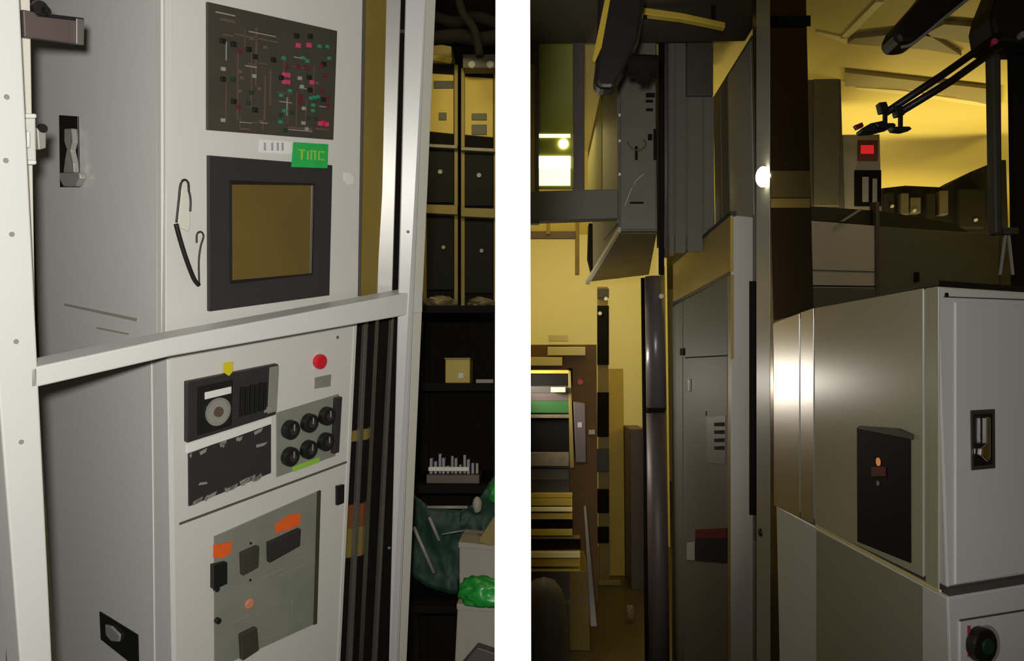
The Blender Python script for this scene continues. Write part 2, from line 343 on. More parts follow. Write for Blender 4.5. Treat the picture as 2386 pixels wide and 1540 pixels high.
# blank panel with torn film
pq = [(440, 1058), (632, 988), (632, 1102), (441, 1180)]
bp = slab('blank_panel', F, pq, .006, 'dark', lc, lift=.004, bevel=.001, label='blank charcoal panel with worn pale edges')
Qp = Quad(F, pq, .004)
random.seed(3)
w = []
for i in range(26):
    u = random.random()*.85; v = random.choice([.0, .02, .9, .95, .93]) + random.uniform(0, .03); d = random.uniform(.02, .12)
    w.append(([Qp.p(u, v, .001), Qp.p(u+d, v-.02, .001), Qp.p(u+d*.8, v+.05, .001), Qp.p(u+.01, v+.07, .001)], -F.n * .0006))
w += [([Qp.p(.12, .62, .001), Qp.p(.2, .66, .001), Qp.p(.2, .7, .001), Qp.p(.1, .66, .001)], -F.n * .0006), ([Qp.p(.8, .3, .001), Qp.p(.95, .33, .001), Qp.p(.9, .38, .001), Qp.p(.8, .36, .001)], -F.n * .0006)]
for a_, b_v in w: prism('worn_patch', a_, b_v, 'greyl', bp)
slab('trim_strip', F, [(436, 1036), (634, 972), (634, 990), (436, 1056)], .004, 'wpaper', lc, lift=.003, bevel=.001, label='pale torn tape strip')
# gauge cluster
gq = [(645, 962), (790, 918), (782, 1062), (645, 1112)]
gc = slab('gauge_plate', F, gq, .006, 'greyplate', lc, lift=.003, bevel=.001)
Qg = Quad(F, gq, .003)
Qg.box('side_block', .90, .03, 1.0, .92, .012, .012, 'dark', gc, bevel=.001)
for (u, v) in [(.17, .30), (.47, .29), (.76, .27), (.17, .72), (.47, .71), (.76, .68)]:
    c = Qg.p(u, v, .018)
    g_ = disc('knob', c, F.n, .0235, .018, 'black', gc, bevel=.003)
    d = disc('knob_cap', c + F.n*.004, F.n, .010, .006, 'dark', g_)
    prism('pointer', [c + F.n*.0055 - Vv*.016 - Hh*.0015, c + F.n*.0055 - Vv*.016 + Hh*.0015, c + F.n*.0055 + Hh*.0015, c + F.n*.0055 - Hh*.0015], -F.n*.002, 'greyl', g_)
Qg.box('tag_strip', .25, .92, .7, 1.0, .002, .003, 'ygreen', gc)
# red button
bc = F(748, 843, .012)
ring('button_ring', F(748, 843, .006), F.n, .0175, .022, .006, 'paint', lc)
rb = disc('red_button', bc + F.n * .004, F.n, .0185, .016, 'red', lc, bevel=.004, label='red push button')
slab('button_label', F, [(734, 880), (772, 872), (770, 900), (733, 906)], .001, 'greyplate', lc, lift=.001)
disc('screw', F(787, 786, .002), F.n, .004, .003, 'steel_d', lc)
# seam between sections
slab('seam_groove', F, [(418, 1218), (808, 1074), (808, 1079), (418, 1224)], .002, 'seam', lc, lift=.0006)
slab('seam_groove', F, [(436, 888), (652, 845), (652, 848), (436, 892)], .002, 'white', lc, lift=.001)
slab('door_latch', F, [(786, 1133), (803, 1129), (802, 1172), (786, 1178)], .008, 'black', lc, lift=.008, bevel=.001, label='small black slide latch')
# wiring window
wq = [(499, 1250), (746, 1142), (737, 1452), (500, 1560)]
ww = slab('wiring_window', F, wq, .006, 'greyplate', lc, lift=.002, bevel=.001, label='grey green window over switches and labels')
Qw = Quad(F, wq, .002)
Qw.box('window_rim', .965, .0, 1.0, 1.0, .003, .004, 'board', ww)
slab('orange_label', F, [(498, 1270), (541, 1262), (538, 1288), (520, 1300), (498, 1300)], .002, 'orange', ww, lift=.005, label='orange warning label')
slab('orange_label', F, [(642, 1222), (674, 1200), (700, 1196), (700, 1222), (678, 1232), (643, 1242)], .002, 'orange', ww, lift=.005, label='orange warning label')
slab('breaker', F, [(499, 1318), (530, 1310), (530, 1360), (499, 1374)], .02, 'black', ww, lift=.014, bevel=.001)
slab('relay', F, [(565, 1290), (605, 1272), (603, 1322), (567, 1342)], .02, 'board', ww, lift=.014, bevel=.002)
slab('terminal_block', F, [(628, 1266), (702, 1232), (700, 1272), (629, 1312)], .02, 'dark', ww, lift=.014, bevel=.002)
slab('relay', F, [(563, 1480), (600, 1462), (604, 1515), (566, 1540)], .02, 'board', ww, lift=.014, bevel=.002)
disc('salmon_lamp', F(584, 1408, .008), F.n, .013, .008, 'peach', ww, bevel=.003)
disc('toggle', F(511, 1448, .012), F.n, .007, .012, 'black', ww, bevel=.002)
disc('toggle', F(508, 1374, .012), F.n, .006, .012, 'black', ww, bevel=.002)
disc('screw', F(585, 1266, .004), F.n, .003, .003, 'black', ww)
disc('screw', F(584, 1352, .004), F.n, .003, .003, 'black', ww)
for a_, b_v in [([F(x, y, .004), F(x+a, y-a*.45, .004), F(x+a, y-a*.45+4, .004), F(x, y+4, .004)], -F.n*.001) for x, y, a in [(610, 1345, 50), (650, 1340, 60), (545, 1380, 30), (540, 1450, 40), (612, 1490, 60), (680, 1290, 40)]]: prism('wire', a_, b_v, 'greyl', ww)
tube('wire', [F(680, 1400, .006), F(684, 1440, .006), F(700, 1458, .006)], .0012, 'greyl', ww)

# ---- white steel frame in front of the cabinets
fr = thing('machine_enclosure', 'white steel frame of two posts and a cross beam around the cabinets', 'frame', todeck(G(85, 1540), Vv))
def long(pl, pix_top, pix_bot, back, material, parent, name, bevel=.003):
    (a, b), (c, d) = pix_top, pix_bot
    A, B, C_, D_ = pl(*a), pl(*b), pl(*d), pl(*c)
    return prism(name, [A, B, C_, todeck(C_, Vv, .0), todeck(D_, Vv, .0), D_], back, material, parent, bevel)
lp = long(G, ((-80, -60), (44, -60)), ((47, 1545), (122, 1545)), -G.n*.05, 'white', fr, 'post')
for (x, y) in [(16, 226), (14, 374), (28, 546), (38, 796), (50, 1030)]: disc('rivet', G(x, y, .001), G.n, .004, .004, 'greyl', lp)
# beam face and top
beam = [G(70, 858), G(400, 787), G(985, 676), G(985, 728), G(400, 830), G(70, 906)]
prism('cross_beam', beam, -G.n*.055, 'white', fr, bevel=.003)
_n = -ray(965, 470).normalized(); PR = Plane(G(965, 470), _n.cross(ZUP), _n.cross(_n.cross(ZUP)))
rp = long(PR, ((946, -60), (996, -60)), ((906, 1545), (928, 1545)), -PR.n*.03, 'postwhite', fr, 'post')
G2 = G.off(-.004)
rp2 = long(G2, ((994, -60), (1019, -60)), ((926, 1545), (948, 1545)), -G.n*.03, 'cream', fr, 'post_return')
disc('screw', G(952, 540, .001), G.n, .0035, .004, 'greyl', rp)
# hinge and pale door edge behind the left post
K = F.off(.03)
KC = F.off(.055)
de = thing('door_edge', 'cream door edge strip with hinge behind the left frame post', 'door', todeck(K(90, 1540), Vv))
prism('edge_strip', [K(40, -60), K(70, -60), K(84, 832), K(60, 832)], -K.n * .02, 'cream', de, bevel=.002)
hg = slab('hinge', K, [(57, 264), (84, 266), (86, 384), (62, 386)], .012, 'paint', de, lift=.008, bevel=.003)
for y in (264, 372): slab('hinge_knuckle', K, [(57, y), (87, y+1), (87, y+12), (58, y+12)], .02, 'wpaper', hg, lift=.018, bevel=.003)
slab('hinge_pin', K, [(62, 305), (72, 305), (72, 345), (62, 345)], .016, 'wpaper', hg, lift=.02, bevel=.003)
slab('latch_tongue', K, [(86, 297), (108, 298), (108, 345), (90, 350)], .01, 'greyl', de, lift=.004, bevel=.002)
disc('screw', K(101, 299, .008), K.n, .007, .006, 'black', de)
# dark bracket
db = thing('door_closer', 'dark brown metal door closer at the top of the left cabinet side', 'door closer', K(120, 60) )
prism('closer_body', [KC(54, 22), KC(92, 30), KC(196, 44), KC(195, 104), KC(57, 86)], -K.n*.02, 'brownplate', db, bevel=.002)
slab('closer_lip', KC, [(88, 29), (196, 42), (196, 50), (88, 38)], .01, 'black', db, lift=.004, bevel=.001)
slab('end_cap', KC, [(178, 42), (197, 45), (196, 105), (178, 102)], .01, 'steel_d', db, lift=.005, bevel=.001)
disc('screw', KC(96, 20, .004), K.n, .012, .01, 'black', db)
disc('screw', KC(108, 26, .004), K.n, .008, .01, 'black', db)
# ---- steel uprights to the right of the cabinet
J = F.off(-.02)
su = thing('steel_upright', 'brushed steel upright with a gold reflection painted on one face beside the grey cabinets', 'upright', todeck(J(850, 1540), Vv))
prism('gold_reflection_panel', [J(852, -60), J(902, -60), J(886, 694), J(838, 700)], -J.n*.03, 'gold', su, bevel=.001)  # yellow-lit steel side face, its reflection put into the colour
J2 = F.off(-.012)
_n = -ray(898, 455).normalized(); PS = Plane(J2(900, 455), _n.cross(ZUP), _n.cross(_n.cross(ZUP)))
prism('steel_face', [PS(896, -60), PS(936, -60), PS(914, 692), PS(878, 696)], -PS.n*.03, 'satin', su, bevel=.002)
disc('screw', J2(903, 540, .001), F.n, .004, .004, 'dark', su)
prism('dark_slot', [J(930, -60), J(950, -60), J(934, 682), J(910, 684)], -J.n*.02, 'matt', su)
slab('slot_clip', J, [(930, 68), (950, 70), (950, 78), (930, 76)], .004, 'steel', su, lift=.003)
lo = thing('steel_rack_end', 'steel rack end, dark reflection in its colour, with bright vertical rods under the beam', 'rack', todeck(J(860, 1540), Vv, 0))
dk = [J(828, 742), J(960, 716), J(912, 1545)]
prism('back_plate', [J(824, 730, -.02), J(962, 716, -.02), J(916, 1545, -.02), todeck(J(916, 1545, -.02), Vv), todeck(J(780, 1545, -.02), Vv), J(780, 1545, -.02)], -J.n*.02, 'matt', lo)  # steel panels mirroring the dark, painted as plain black
for (xt, xb, w_, m_) in [(852, 812, 7, 'steel_d'), (876, 836, 8, 'steel'), (914, 872, 5, 'steel_d')]:
    prism('vertical_rod', [J(xt, 738), J(xt+w_, 737), J(xb+w_+2, 1545), todeck(J(xb+w_+2, 1545), Vv), todeck(J(xb, 1545), Vv), J(xb, 1545)], -J.n*.012, m_, lo, bevel=.001)
for (y0, y1, x0, x1, m_) in [(1005, 1030, 818, 858, 'gold'), (1178, 1232, 812, 852, 'rust_reflect'), (1232, 1300, 810, 850, 'ochre_d')]:
    slab('clip_or_reflection', J, [(x0, y0), (x1, y0-6), (x1-3, y1-6), (x0-3, y1)], .006, m_, lo, lift=-.012)  # patches paint the yellow and orange-brown reflections on the steel
disc('screw', J(908, 1277, .0), J.n, .004, .004, 'greyl', lo)
# grey locker at far left
LK = frontal(2.3)
lk = thing('grey_locker', 'dull grey green locker behind the left frame post', 'locker', LK(10, 1700))
prism('locker_body', [LK(-300, 850), LK(60, 850), todeck(LK(60, 1540), -ZUP), todeck(LK(-300, 1540), -ZUP)], (0, .4, 0), 'gfront', lk, bevel=.004)
slab('door_seam', LK, R(14, 1120, 18, 1900), .003, 'seam', lk, lift=.002)

# ---- dim background of the left bay
B4 = frontal(4.0)
def rackcab(x0, x1, dy, label, slots):
    t = thing('control_rack', label, 'rack', todeck(B4((x0+x1)/2, 800), -ZUP), 'control racks in the dim background')
    a = B4(x0, 150+dy); b = B4(x1, 150+dy); 
    box('carcass', a.x, b.x, 4.0, 4.5, 0, a.z, 'matt', t)
    for x in (x0, x1-8): slab('frame_post', B4, R(x, 150+dy, x+9, 880), .02, 'ochre_d', t, lift=.012, bevel=.003)
    u = slab('upper_panel', B4, [(x0+9, 170+dy), (x1-9, 174+dy), (x1-9, 312+dy), (x0+9, 306+dy)], .03, 'ochre', t, lift=.008, bevel=.003)
    for r in slots: slab('panel_slot', B4, R(*r), .02, 'black', u, lift=.012, bevel=.002)
    slab('ledge', B4, [(x0, 334+dy), (x1, 338+dy), (x1, 346+dy), (x0, 342+dy)], .05, 'bag', t, lift=.04, bevel=.002)
    d = slab('dark_door', B4, R(x0+9, 348+dy, x1-9, 472+dy), .02, 'glassd', t, lift=.01, bevel=.003)
    disc('door_knob', B4((x0+x1)/2, 400+dy, .02), B4.n, .012, .02, 'greyl', d)
    slab('lower_ledge', B4, [(x0, 476+dy), (x1, 478+dy), (x1, 500+dy), (x0, 496+dy)], .05, 'ochre_d', t, lift=.04, bevel=.002)
    d = slab('dark_door', B4, R(x0+9, 505+dy, x1-9, 675+dy), .02, 'glassd', t, lift=.01, bevel=.003)
    disc('door_knob', B4(x0+48, 576+dy, .02), B4.n, .010, .02, 'greyl', d)
    return t
r1 = rackcab(985, 1066, 0, 'ochre fronted control rack nearest the right frame post', [(1022, 262, 1040, 280), (1010, 188, 1056, 206)])
r2 = rackcab(1074, 1158, 8, 'ochre fronted control rack with two dark slots in its panel', [(1099, 264, 1134, 280), (1099, 290, 1134, 314)])
bx = thing('lit_tray', 'yellow lit tray box above the nearer control rack', 'box', B4(1035, 150))
slab('tray_body', B4, [(990, 96), (1052, 108), (1052, 146), (990, 146)], .2, 'ochre_d', bx, lift=.02, bevel=.003)
slab('tray_rim', B4, [(1008, 128), (1054, 134), (1050, 147), (1008, 140)], .01, 'ochre', bx, lift=.03)
for i, (q, r) in enumerate([([(1015, 40), (1060, 52), (1110, 40), (1170, 60)], .03), ([(1000, 90), (1070, 84), (1120, 92), (1180, 80)], .035), ([(1060, -40), (1078, 30), (1105, 70), (1118, 130)], .02)]):
    B5 = frontal(3.85 - i*.12)
    tag(tube('duct_or_dark_cover', [B5(x, y) for x, y in q], r, 'matt'), ['upper dark duct crossing the top of the dim bay', 'lower dark duct just above the control racks', 'thin brownish duct dropping towards the control racks'][i], 'duct')
dl = thing('dial_box', 'dark box with two round dials above the second control rack', 'box', B4(1120, 150))
slab('box_body', frontal(3.88), R(1078, 126, 1156, 158), .08, 'board', dl, bevel=.003)
for x in (1099, 1142): disc('round_dial', frontal(3.88)(x, 156-6, .006), (0, -1, 0), .018, .01, 'greyl', dl)
# dark shelving with clutter
SH = frontal(3.2)
sx0, sx1 = SH(962, 900).x, SH(1172, 900).x
sh = thing('dark_shelving', 'dark steel shelving behind the right frame post loaded with clutter', 'shelving', (sx0 + (sx1-sx0)/2, 3.3, 0))
levels = [722, 892, 1116, 1378]
lv = [SH(1060, y).z for y in levels]
for z in lv: box('shelf', sx0, sx1, 3.0, 3.5, z-.03, z, 'matt', sh, bevel=.003)
for x in (sx0+.0, sx1-.03):
    for y in (3.02, 3.47): box('upright', x, x+.03, y, y+.03, 0, lv[0], 'matt', sh)
box('back_sheet', sx0, sx1, 3.5, 3.52, 0, lv[0], 'matt', sh)
def on(px, z, y=3.2):
    p = frontal(y)(px, 900); return Vector((p.x, y, z))
tag(blob('plastic_bag', on(1026, lv[0]+.022), .07, .12, .035, 'bag', seed=1), 'crumpled dull plastic bag on the top shelf near the frame post', 'bag')
tag(blob('plastic_bag', on(1122, lv[0]+.02), .06, .12, .03, 'bag', seed=2), 'flatter crumpled bag at the right of the top shelf', 'bag')
yb = thing('small_carton', 'small ochre carton on the second shelf of the dark shelving', 'carton', on(1072, lv[1]))
c = on(1072, lv[1]); box('carton_body', c.x-.05, c.x+.05, 3.1, 3.25, lv[1], lv[1]+.095, 'ochre', yb, bevel=.003)
box('carton_flap', c.x-.052, c.x+.052, 3.09, 3.26, lv[1]+.095, lv[1]+.101, 'ochre_d', yb)
box('white_cap', c.x+.005, c.x+.025, 3.085, 3.1, lv[1]+.02, lv[1]+.04, 'wpaper', yb)
c = on(1133, lv[1]); tag(box('metal_bar', c.x-.035, c.x+.06, 3.1, 3.14, lv[1], lv[1]+.015, 'carton', bevel=.002), 'short pale metal bar beside the ochre carton', 'bar')
pp = thing('parts_tray', 'pale tray of small parts on the third shelf', 'tray', on(1066, lv[2]))
c = on(1062, lv[2])
box('tray_base', c.x-.10, c.x+.11, 3.06, 3.2, lv[2], lv[2]+.035, 'brownl', pp, bevel=.003)
box('tray_rim', c.x-.09, c.x+.07, 3.045, 3.06, lv[2]+.05, lv[2]+.066, 'wpaper', pp, bevel=.002)
random.seed(5)
for i in range(12):
    x = c.x - .09 + i*.0165; z = lv[2] + .035
    box('small_part', x, x+.011, 3.08+.01*(i % 3), 3.12, z, z+.03+.05*random.random(), random.choice(['greyl', 'carton', 'inkgrey']), pp, bevel=.002)
# green sheet draped over the lower shelf front
SG = frontal(2.96)
gs_pts = [(962, 1150), (1010, 1185), (1075, 1190), (1110, 1170), (1150, 1110), (1170, 1110), (1170, 1240), (1120, 1250), (1085, 1250), (1072, 1290), (1066, 1385), (1000, 1370), (955, 1340), (930, 1300)]
def drape(pl, pix, t, material, label, cat, name):
    bm = bmesh.new(); vs = [bm.verts.new(pl(x, y)) for x, y in pix]; bm.faces.new(vs)
    bmesh.ops.triangulate(bm, faces=bm.faces)
    for _ in range(4): bmesh.ops.subdivide_edges(bm, edges=bm.edges[:], cuts=1, use_grid_fill=True)
    from mathutils import noise as nz
    for v in bm.verts: v.co += pl.n * (.018 * nz.noise(v.co * 9) + .008 * nz.noise(v.co * 31))
    V = [v.co.copy() for v in bm.verts]; bm.verts.index_update(); Fc = [tuple(v.index for v in f.verts) for f in bm.faces]; bm.free()
    o = mesh(name, V, Fc, material, smooth=True); s = o.modifiers.new('solid', 'SOLIDIFY'); s.thickness = t
    return tag(o, label, cat)
drape(SG, gs_pts, .004, 'sheet', 'dark green plastic sheet hanging over the shelving front', 'plastic sheet', 'plastic_sheet')
SR = frontal(2.84)
for i, (a, b, r, lb) in enumerate([((964, 1228), (1012, 1336), .0065, 'long pale rod leaning left across the green sheet'), ((1000, 1205), (1024, 1260), .0065, 'short pale rod leaning on the green sheet'), ((996, 1182), (1090, 1182), .006, 'horizontal pale rod above the green sheet'), ((1030, 1245), (1080, 1236), .003, 'thin pale wire lying across the green sheet')]):
    tag(tube('pale_rod', [SR(*a), SR(*b)], r, 'greyl', smooth_pts=False), lb, 'rod')
tag(blob('paper_roll', SR(1112, 1176), .017, .02, .03, 'carton', amp=.1, seed=4, flat=False, sub=3), 'small cream paper roll above the pale cartons', 'paper roll')
# cartons bottom right
SC = frontal(2.6)
def carton(x0, x1, yt, yb_, dep, label, nm, tilt=0):
    P_ = frontal(dep); t = thing('pale_carton', label, 'carton', P_((x0+x1)/2, yb_))
    prism('carton_body', [P_(x0+tilt, yt), P_(x1+tilt, yt+8), P_(x1, yb_), P_(x0, yb_)], (0, .22, 0), 'carton', t, bevel=.004)
    prism('carton_lid', [P_(x0+tilt-2, yt-5, .004), P_(x1+tilt, yt+3, .004), P_(x1+tilt, yt+16, .004), P_(x0+tilt-2, yt+8, .004)], (0, .23, 0), nm, t, bevel=.002)
    return t
carton(1070, 1160, 1268, 1386, 2.7, 'pale carton under the ochre flap, upper of the two', 'carton')
t = carton(1052, 1158, 1412, 1700, 2.6, 'larger pale carton at the bottom corner beside the white wall', 'carton', 14)
P_ = frontal(2.68)
tag(prism('ochre_board', [P_(1112, 1262), P_(1150, 1205), P_(1172, 1200), P_(1172, 1268), P_(1140, 1272)], (0, .02, 0), 'ochre_d', bevel=.002), 'ochre board leaning behind the upper pale carton', 'board')
tag(blob('green_bag', frontal(2.52)(1132, 1384), .085, .05, .052, 'gbag', amp=.35, seed=9), 'bright green plastic bag lying between the two pale cartons', 'bag')
tag(blob('green_bag', frontal(2.9)(1158, 1150), .03, .05, .05, 'gbag', amp=.3, seed=12), 'dim green plastic bag end beside the cream paper roll', 'bag')
b_ = frontal(2.5)
tag(prism('dark_case', [b_(1068, 1560), b_(1112, 1508), b_(1172, 1528), b_(1172, 1700), b_(1040, 1700)], (0, .05, 0), 'brownplate', bevel=.004), 'dark brown case lid in front of the bottom carton', 'case')

# ================================================================ RIGHT BAY
C1 = CAM + ray(2190, 881) * (1.3 / ray(2190, 881).y)
xs = C1.x
SP = Plane(C1, YF, ZUP)
V2 = nrm(ray(5334, 881)); V2.z = 0; V2.normalize()
FP = Plane(C1, V2, ZUP)
seamz = FP(2190, 1385).z
topz = FP(2190, 667).z
farp = SP(1802, 881)
def foot(z, a=.0, w=.55, y1=None):
    p0 = Vector((xs+a, C1.y + a, z)); p1 = p0 + V2 * w; y1 = y1 or farp.y
    return [p0, p1, Vector((p1.x, y1, z)), Vector((xs+a, y1, z))]
rc = thing('process_cabinet', 'large light grey cabinet at right with black side window and recessed handle', 'cabinet', (xs, C1.y, 0))
prism('upper_body', foot(seamz+.008), (0, 0, topz-seamz-.008), 'gfront', rc, bevel=.004)
prism('lower_body', foot(.05), (0, 0, seamz-.056), 'gfront', rc, bevel=.004)
prism('seam_recess', foot(seamz-.01, .006, .54), (0, 0, .03), 'seam', rc)
prism('plinth', foot(0, .02, .5), (0, 0, .06), 'matt', rc)
prism('black_top_gasket', [p + Vector((.004, .01, 0)) for p in foot(topz, .01, .53)], (0, 0, .012), 'black', rc)
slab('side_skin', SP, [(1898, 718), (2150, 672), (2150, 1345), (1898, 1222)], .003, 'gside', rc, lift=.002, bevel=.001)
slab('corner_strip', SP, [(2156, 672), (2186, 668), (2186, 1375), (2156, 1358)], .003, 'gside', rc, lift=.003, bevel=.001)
slab('steel_skin', SP, [(1803, 752), (1862, 730), (1862, 1206), (1803, 1178)], .003, 'steel', rc, lift=.002, bevel=.001, label='brushed steel side plate')
slab('steel_skin', SP, [(1865, 728), (1895, 718), (1895, 1220), (1865, 1208)], .003, 'steel', rc, lift=.0025, bevel=.001, label='narrow brushed steel side plate')
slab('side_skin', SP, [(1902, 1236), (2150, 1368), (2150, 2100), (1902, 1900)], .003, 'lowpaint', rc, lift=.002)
slab('side_lip', SP, [(1900, 1222), (2188, 1374), (2188, 1381), (1900, 1229)], .004, 'ylight', rc, lift=.003)
wn = slab('side_window', SP, [(1996, 996), (2120, 1012), (2121, 1312), (1997, 1262)], .004, 'glassd', rc, lift=.004, bevel=.001, label='black side window with small amber lights inside')
slab('window_top_rim', SP, [(2000, 992), (2090, 998), (2122, 1012), (2122, 1024), (2000, 1000)], .006, 'board', wn, lift=.008, bevel=.001)
disc('amber_light', SP(2045, 1076, .006), SP.n, .008, .004, 'amberled', wn)
disc('amber_light', SP(2044, 1126, .006), SP.n, .005, .004, 'greyl', wn)
slab('inner_label', SP, R(2030, 1088, 2062, 1110), .002, 'dred', wn, lift=.006)
# front door details
Qf = [(2263, 956), (2319, 953), (2320, 1091), (2265, 1096)]
hp = slab('handle_plate', FP, Qf, .004, 'board', rc, lift=.005, bevel=.001, label='dark recessed handle plate with chrome lever')
slab('handle_recess', FP, [(2268, 966), (2312, 963), (2313, 1082), (2270, 1086)], .003, 'black', hp, lift=.006)
slab('handle_lever', FP, [(2300, 972), (2309, 972), (2309, 1066), (2303, 1076), (2288, 1062), (2289, 1044), (2300, 1035)], .01, 'chrome', hp, lift=.016, bevel=.002)
slab('top_groove', FP, [(2200, 690), (2390, 697), (2390, 700), (2200, 693)], .002, 'seam', rc, lift=.001)
disc('screw', FP(2207, 687, .002), FP.n, .004, .003, 'black', rc)
slab('door_panel', FP, [(2228, 704), (2460, 712), (2460, 1322), (2228, 1362)], .004, 'gfront', rc, lift=.003, bevel=.001)
slab('door_groove', FP, [(2215, 1366), (2400, 1336), (2400, 1340), (2215, 1370)], .002, 'seam', rc, lift=.004)
lp_ = slab('lower_panel', FP, [(2238, 1448), (2420, 1418), (2420, 1700), (2238, 1760)], .004, 'gfront', rc, lift=.003, bevel=.001)
slab('lower_groove', FP, [(2238, 1444), (2400, 1418), (2400, 1422), (2238, 1448)], .002, 'seam', rc, lift=.004)
kc = FP(2300, 1506, .02)
disc('knob_flange', FP(2300, 1506, .006), FP.n, .034, .006, 'gpost', lp_, bevel=.002)
kn = disc('round_knob', kc, FP.n, .028, .02, 'black', lp_, bevel=.004, label='round black knob')
disc('knob_face', kc + FP.n*.004, FP.n, .013, .006, 'dgreen', kn, bevel=.002)
slab('warning_strip', FP, R(2255, 1458, 2262, 1530), .001, 'pink', lp_, lift=.005)

# ---- column behind it
yc0 = xs / ((1795-1255)/1800.0); yc1 = xs / ((1762-1255)/1800.0)
FC = frontal(yc0)
cx1 = FC(1889, 400).x
cm = thing('bronze_column', 'tall dark bronze metal column rising behind the large grey cabinet', 'column', (xs+.05, yc0+.1, 0))
box('column_core', xs+.001, cx1, yc0+.002, yc1, 0, CEIL, 'brown', cm, bevel=.002)
slab('side_skin', SP, [(1762, -120), (1793, -120), (1794, 1900), (1763, 1900)], .002, 'gpost', cm, lift=.0, bevel=.001)
slab('gold_reflection_band', FC, R(1797, 398, 1888, 460), .003, 'amberdark', cm, lift=.003)  # gold reflection on the column, painted as two bands
slab('gold_reflection_band', FC, R(1797, 462, 1888, 484), .003, 'gold', cm, lift=.003, bevel=.001)
slab('top_collar', FC, R(1795, 36, 1889, 60), .004, 'matt', cm, lift=.004)
disc('knob', SP(1768, 1240, .006), SP.n, .012, .02, 'black', cm, bevel=.003)
lb = thing('highlight_globe', 'small glowing globe added as the highlight on the upper part of the bronze column', 'lamp', SP(1779, 412))
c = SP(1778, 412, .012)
blob('glow_globe', c, .02, .03, .03, 'lamp', lb, amp=0, flat=False, sub=3)  # glowing globe stands in for a highlight on the column
disc('highlight_globe_base', SP(1778, 412, .004), SP.n, .03, .006, 'gpost', lb)

# ---- cabinet B (tall grey cabinet with door, further down the aisle)
yb0 = xs / ((1702-1255)/1800.0); yb1 = xs / ((1566-1255)/1800.0)
FB = frontal(yb0)
zb = FB(1702, 502).z
bx1 = FB(1790, 500).x
cb = thing('tall_cabinet', 'tall grey cabinet with amber header and warning sign along the aisle', 'cabinet', (xs+.1, yb0, 0))
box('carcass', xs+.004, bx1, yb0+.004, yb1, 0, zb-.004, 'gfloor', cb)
slab('front_post', FB, [(1703, 500), (1755, 506), (1755, 2100), (1703, 2100)], .01, 'gpost', cb, lift=.004, bevel=.003)
slab('dark_slot', FB, R(1746, 655, 1772, 1200), .01, 'matt', cb, lift=.006)
slab('slot_top', FB, R(1755, 500, 1790, 655), .01, 'gfloor', cb, lift=.003)
slab('slot_foot', FB, R(1755, 1260, 1790, 2100), .01, 'steel_d', cb, lift=.003)
slab('header', SP, [(1702, 500), (1702, 632), (1568, 704), (1568, 612)], .01, 'gold', cb, lift=.003, bevel=.001, label='amber coloured header band')
slab('cap_trim', SP, [(1702, 492), (1702, 502), (1566, 618), (1566, 609)], .02, 'black', cb, lift=.004)
slab('under_header_gap', SP, [(1700, 632), (1700, 642), (1568, 712), (1568, 704)], .004, 'black', cb, lift=.004)
slab('door_leaf', SP, [(1694, 644), (1694, 1900), (1592, 1700), (1592, 702)], .01, 'gfloor', cb, lift=.004, bevel=.001)
slab('door_seam', SP, [(1694, 827), (1694, 830), (1596, 835), (1596, 832)], .002, 'matt', cb, lift=.005)
slab('jamb_strip', SP, [(1590, 702), (1590, 1700), (1566, 1650), (1566, 716)], .01, 'gfloor', cb, lift=.006, bevel=.001)
slab('edge_strip', SP, [(1703, 640), (1703, 1700), (1696, 1700), (1696, 644)], .01, 'ochre_d', cb, lift=.006)
sg = slab('warning_sign', SP, [(1620, 1236), (1694, 1230), (1694, 1312), (1620, 1306)], .002, 'matt', cb, lift=.007, label='black warning sign with red heading')
slab('red_heading', SP, [(1620, 1234), (1692, 1230), (1692, 1254), (1620, 1254)], .001, 'flat_dark', sg, lift=.008)
slab('white_side', SP, [(1600, 1264), (1618, 1262), (1618, 1306), (1600, 1304)], .001, 'gpost', sg, lift=.008)
nt_ = slab('pale_notice', SP, [(1646, 972), (1690, 968), (1690, 1082), (1648, 1078)], .001, 'gmach', cb, lift=.006)
multi('notice_lines', [([SP(1664, y, .0068), SP(1688, y-1, .0068), SP(1688, y+8, .0068), SP(1664, y+8, .0068)], -SP.n*.0005) for y in (985, 1003, 1022, 1040)], 'matt', nt_)
disc('lock', SP(1643, 963, .008), SP.n, .009, .006, 'black', cb)
slab('door_handle', SP, [(1598, 884), (1604, 884), (1604, 912), (1598, 910)], .012, 'chrome', cb, lift=.016, bevel=.002)
slab('hinge', SP, [(1584, 812), (1592, 812), (1592, 828), (1584, 828)], .01, 'matt', cb, lift=.012)

# ---- upper cabinet standing on B, pale vertical panels
yu0 = (xs+.12) / ((1758-1255)/1800.0); yu1 = (xs+.12) / ((1666-1255)/1800.0)
SU = Plane((xs+.12, 3, 2), YF, ZUP)
ub = thing('upper_cabinet', 'grey panelled cabinet standing on top of the tall aisle cabinet', 'cabinet', (xs+.2, yu0, zb))
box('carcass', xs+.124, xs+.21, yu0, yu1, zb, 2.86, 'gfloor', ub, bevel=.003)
for (a, b, m_) in [(1668, 1682, 'gfloor'), (1684, 1700, 'gfloor'), (1702, 1756, 'gpost')]:
    xa, xb = a, b
    pa, pb = SU(xa, 500), SU(xb, 500)
    prism('side_panel', [Vector((pa.x, pa.y, zb+.01)), Vector((pb.x, pb.y, zb+.01)), Vector((pb.x, pb.y, 2.84)), Vector((pa.x, pa.y, 2.84))], SU.n*-.006 + Vector((0, 0, 0)), m_, ub, bevel=.001)
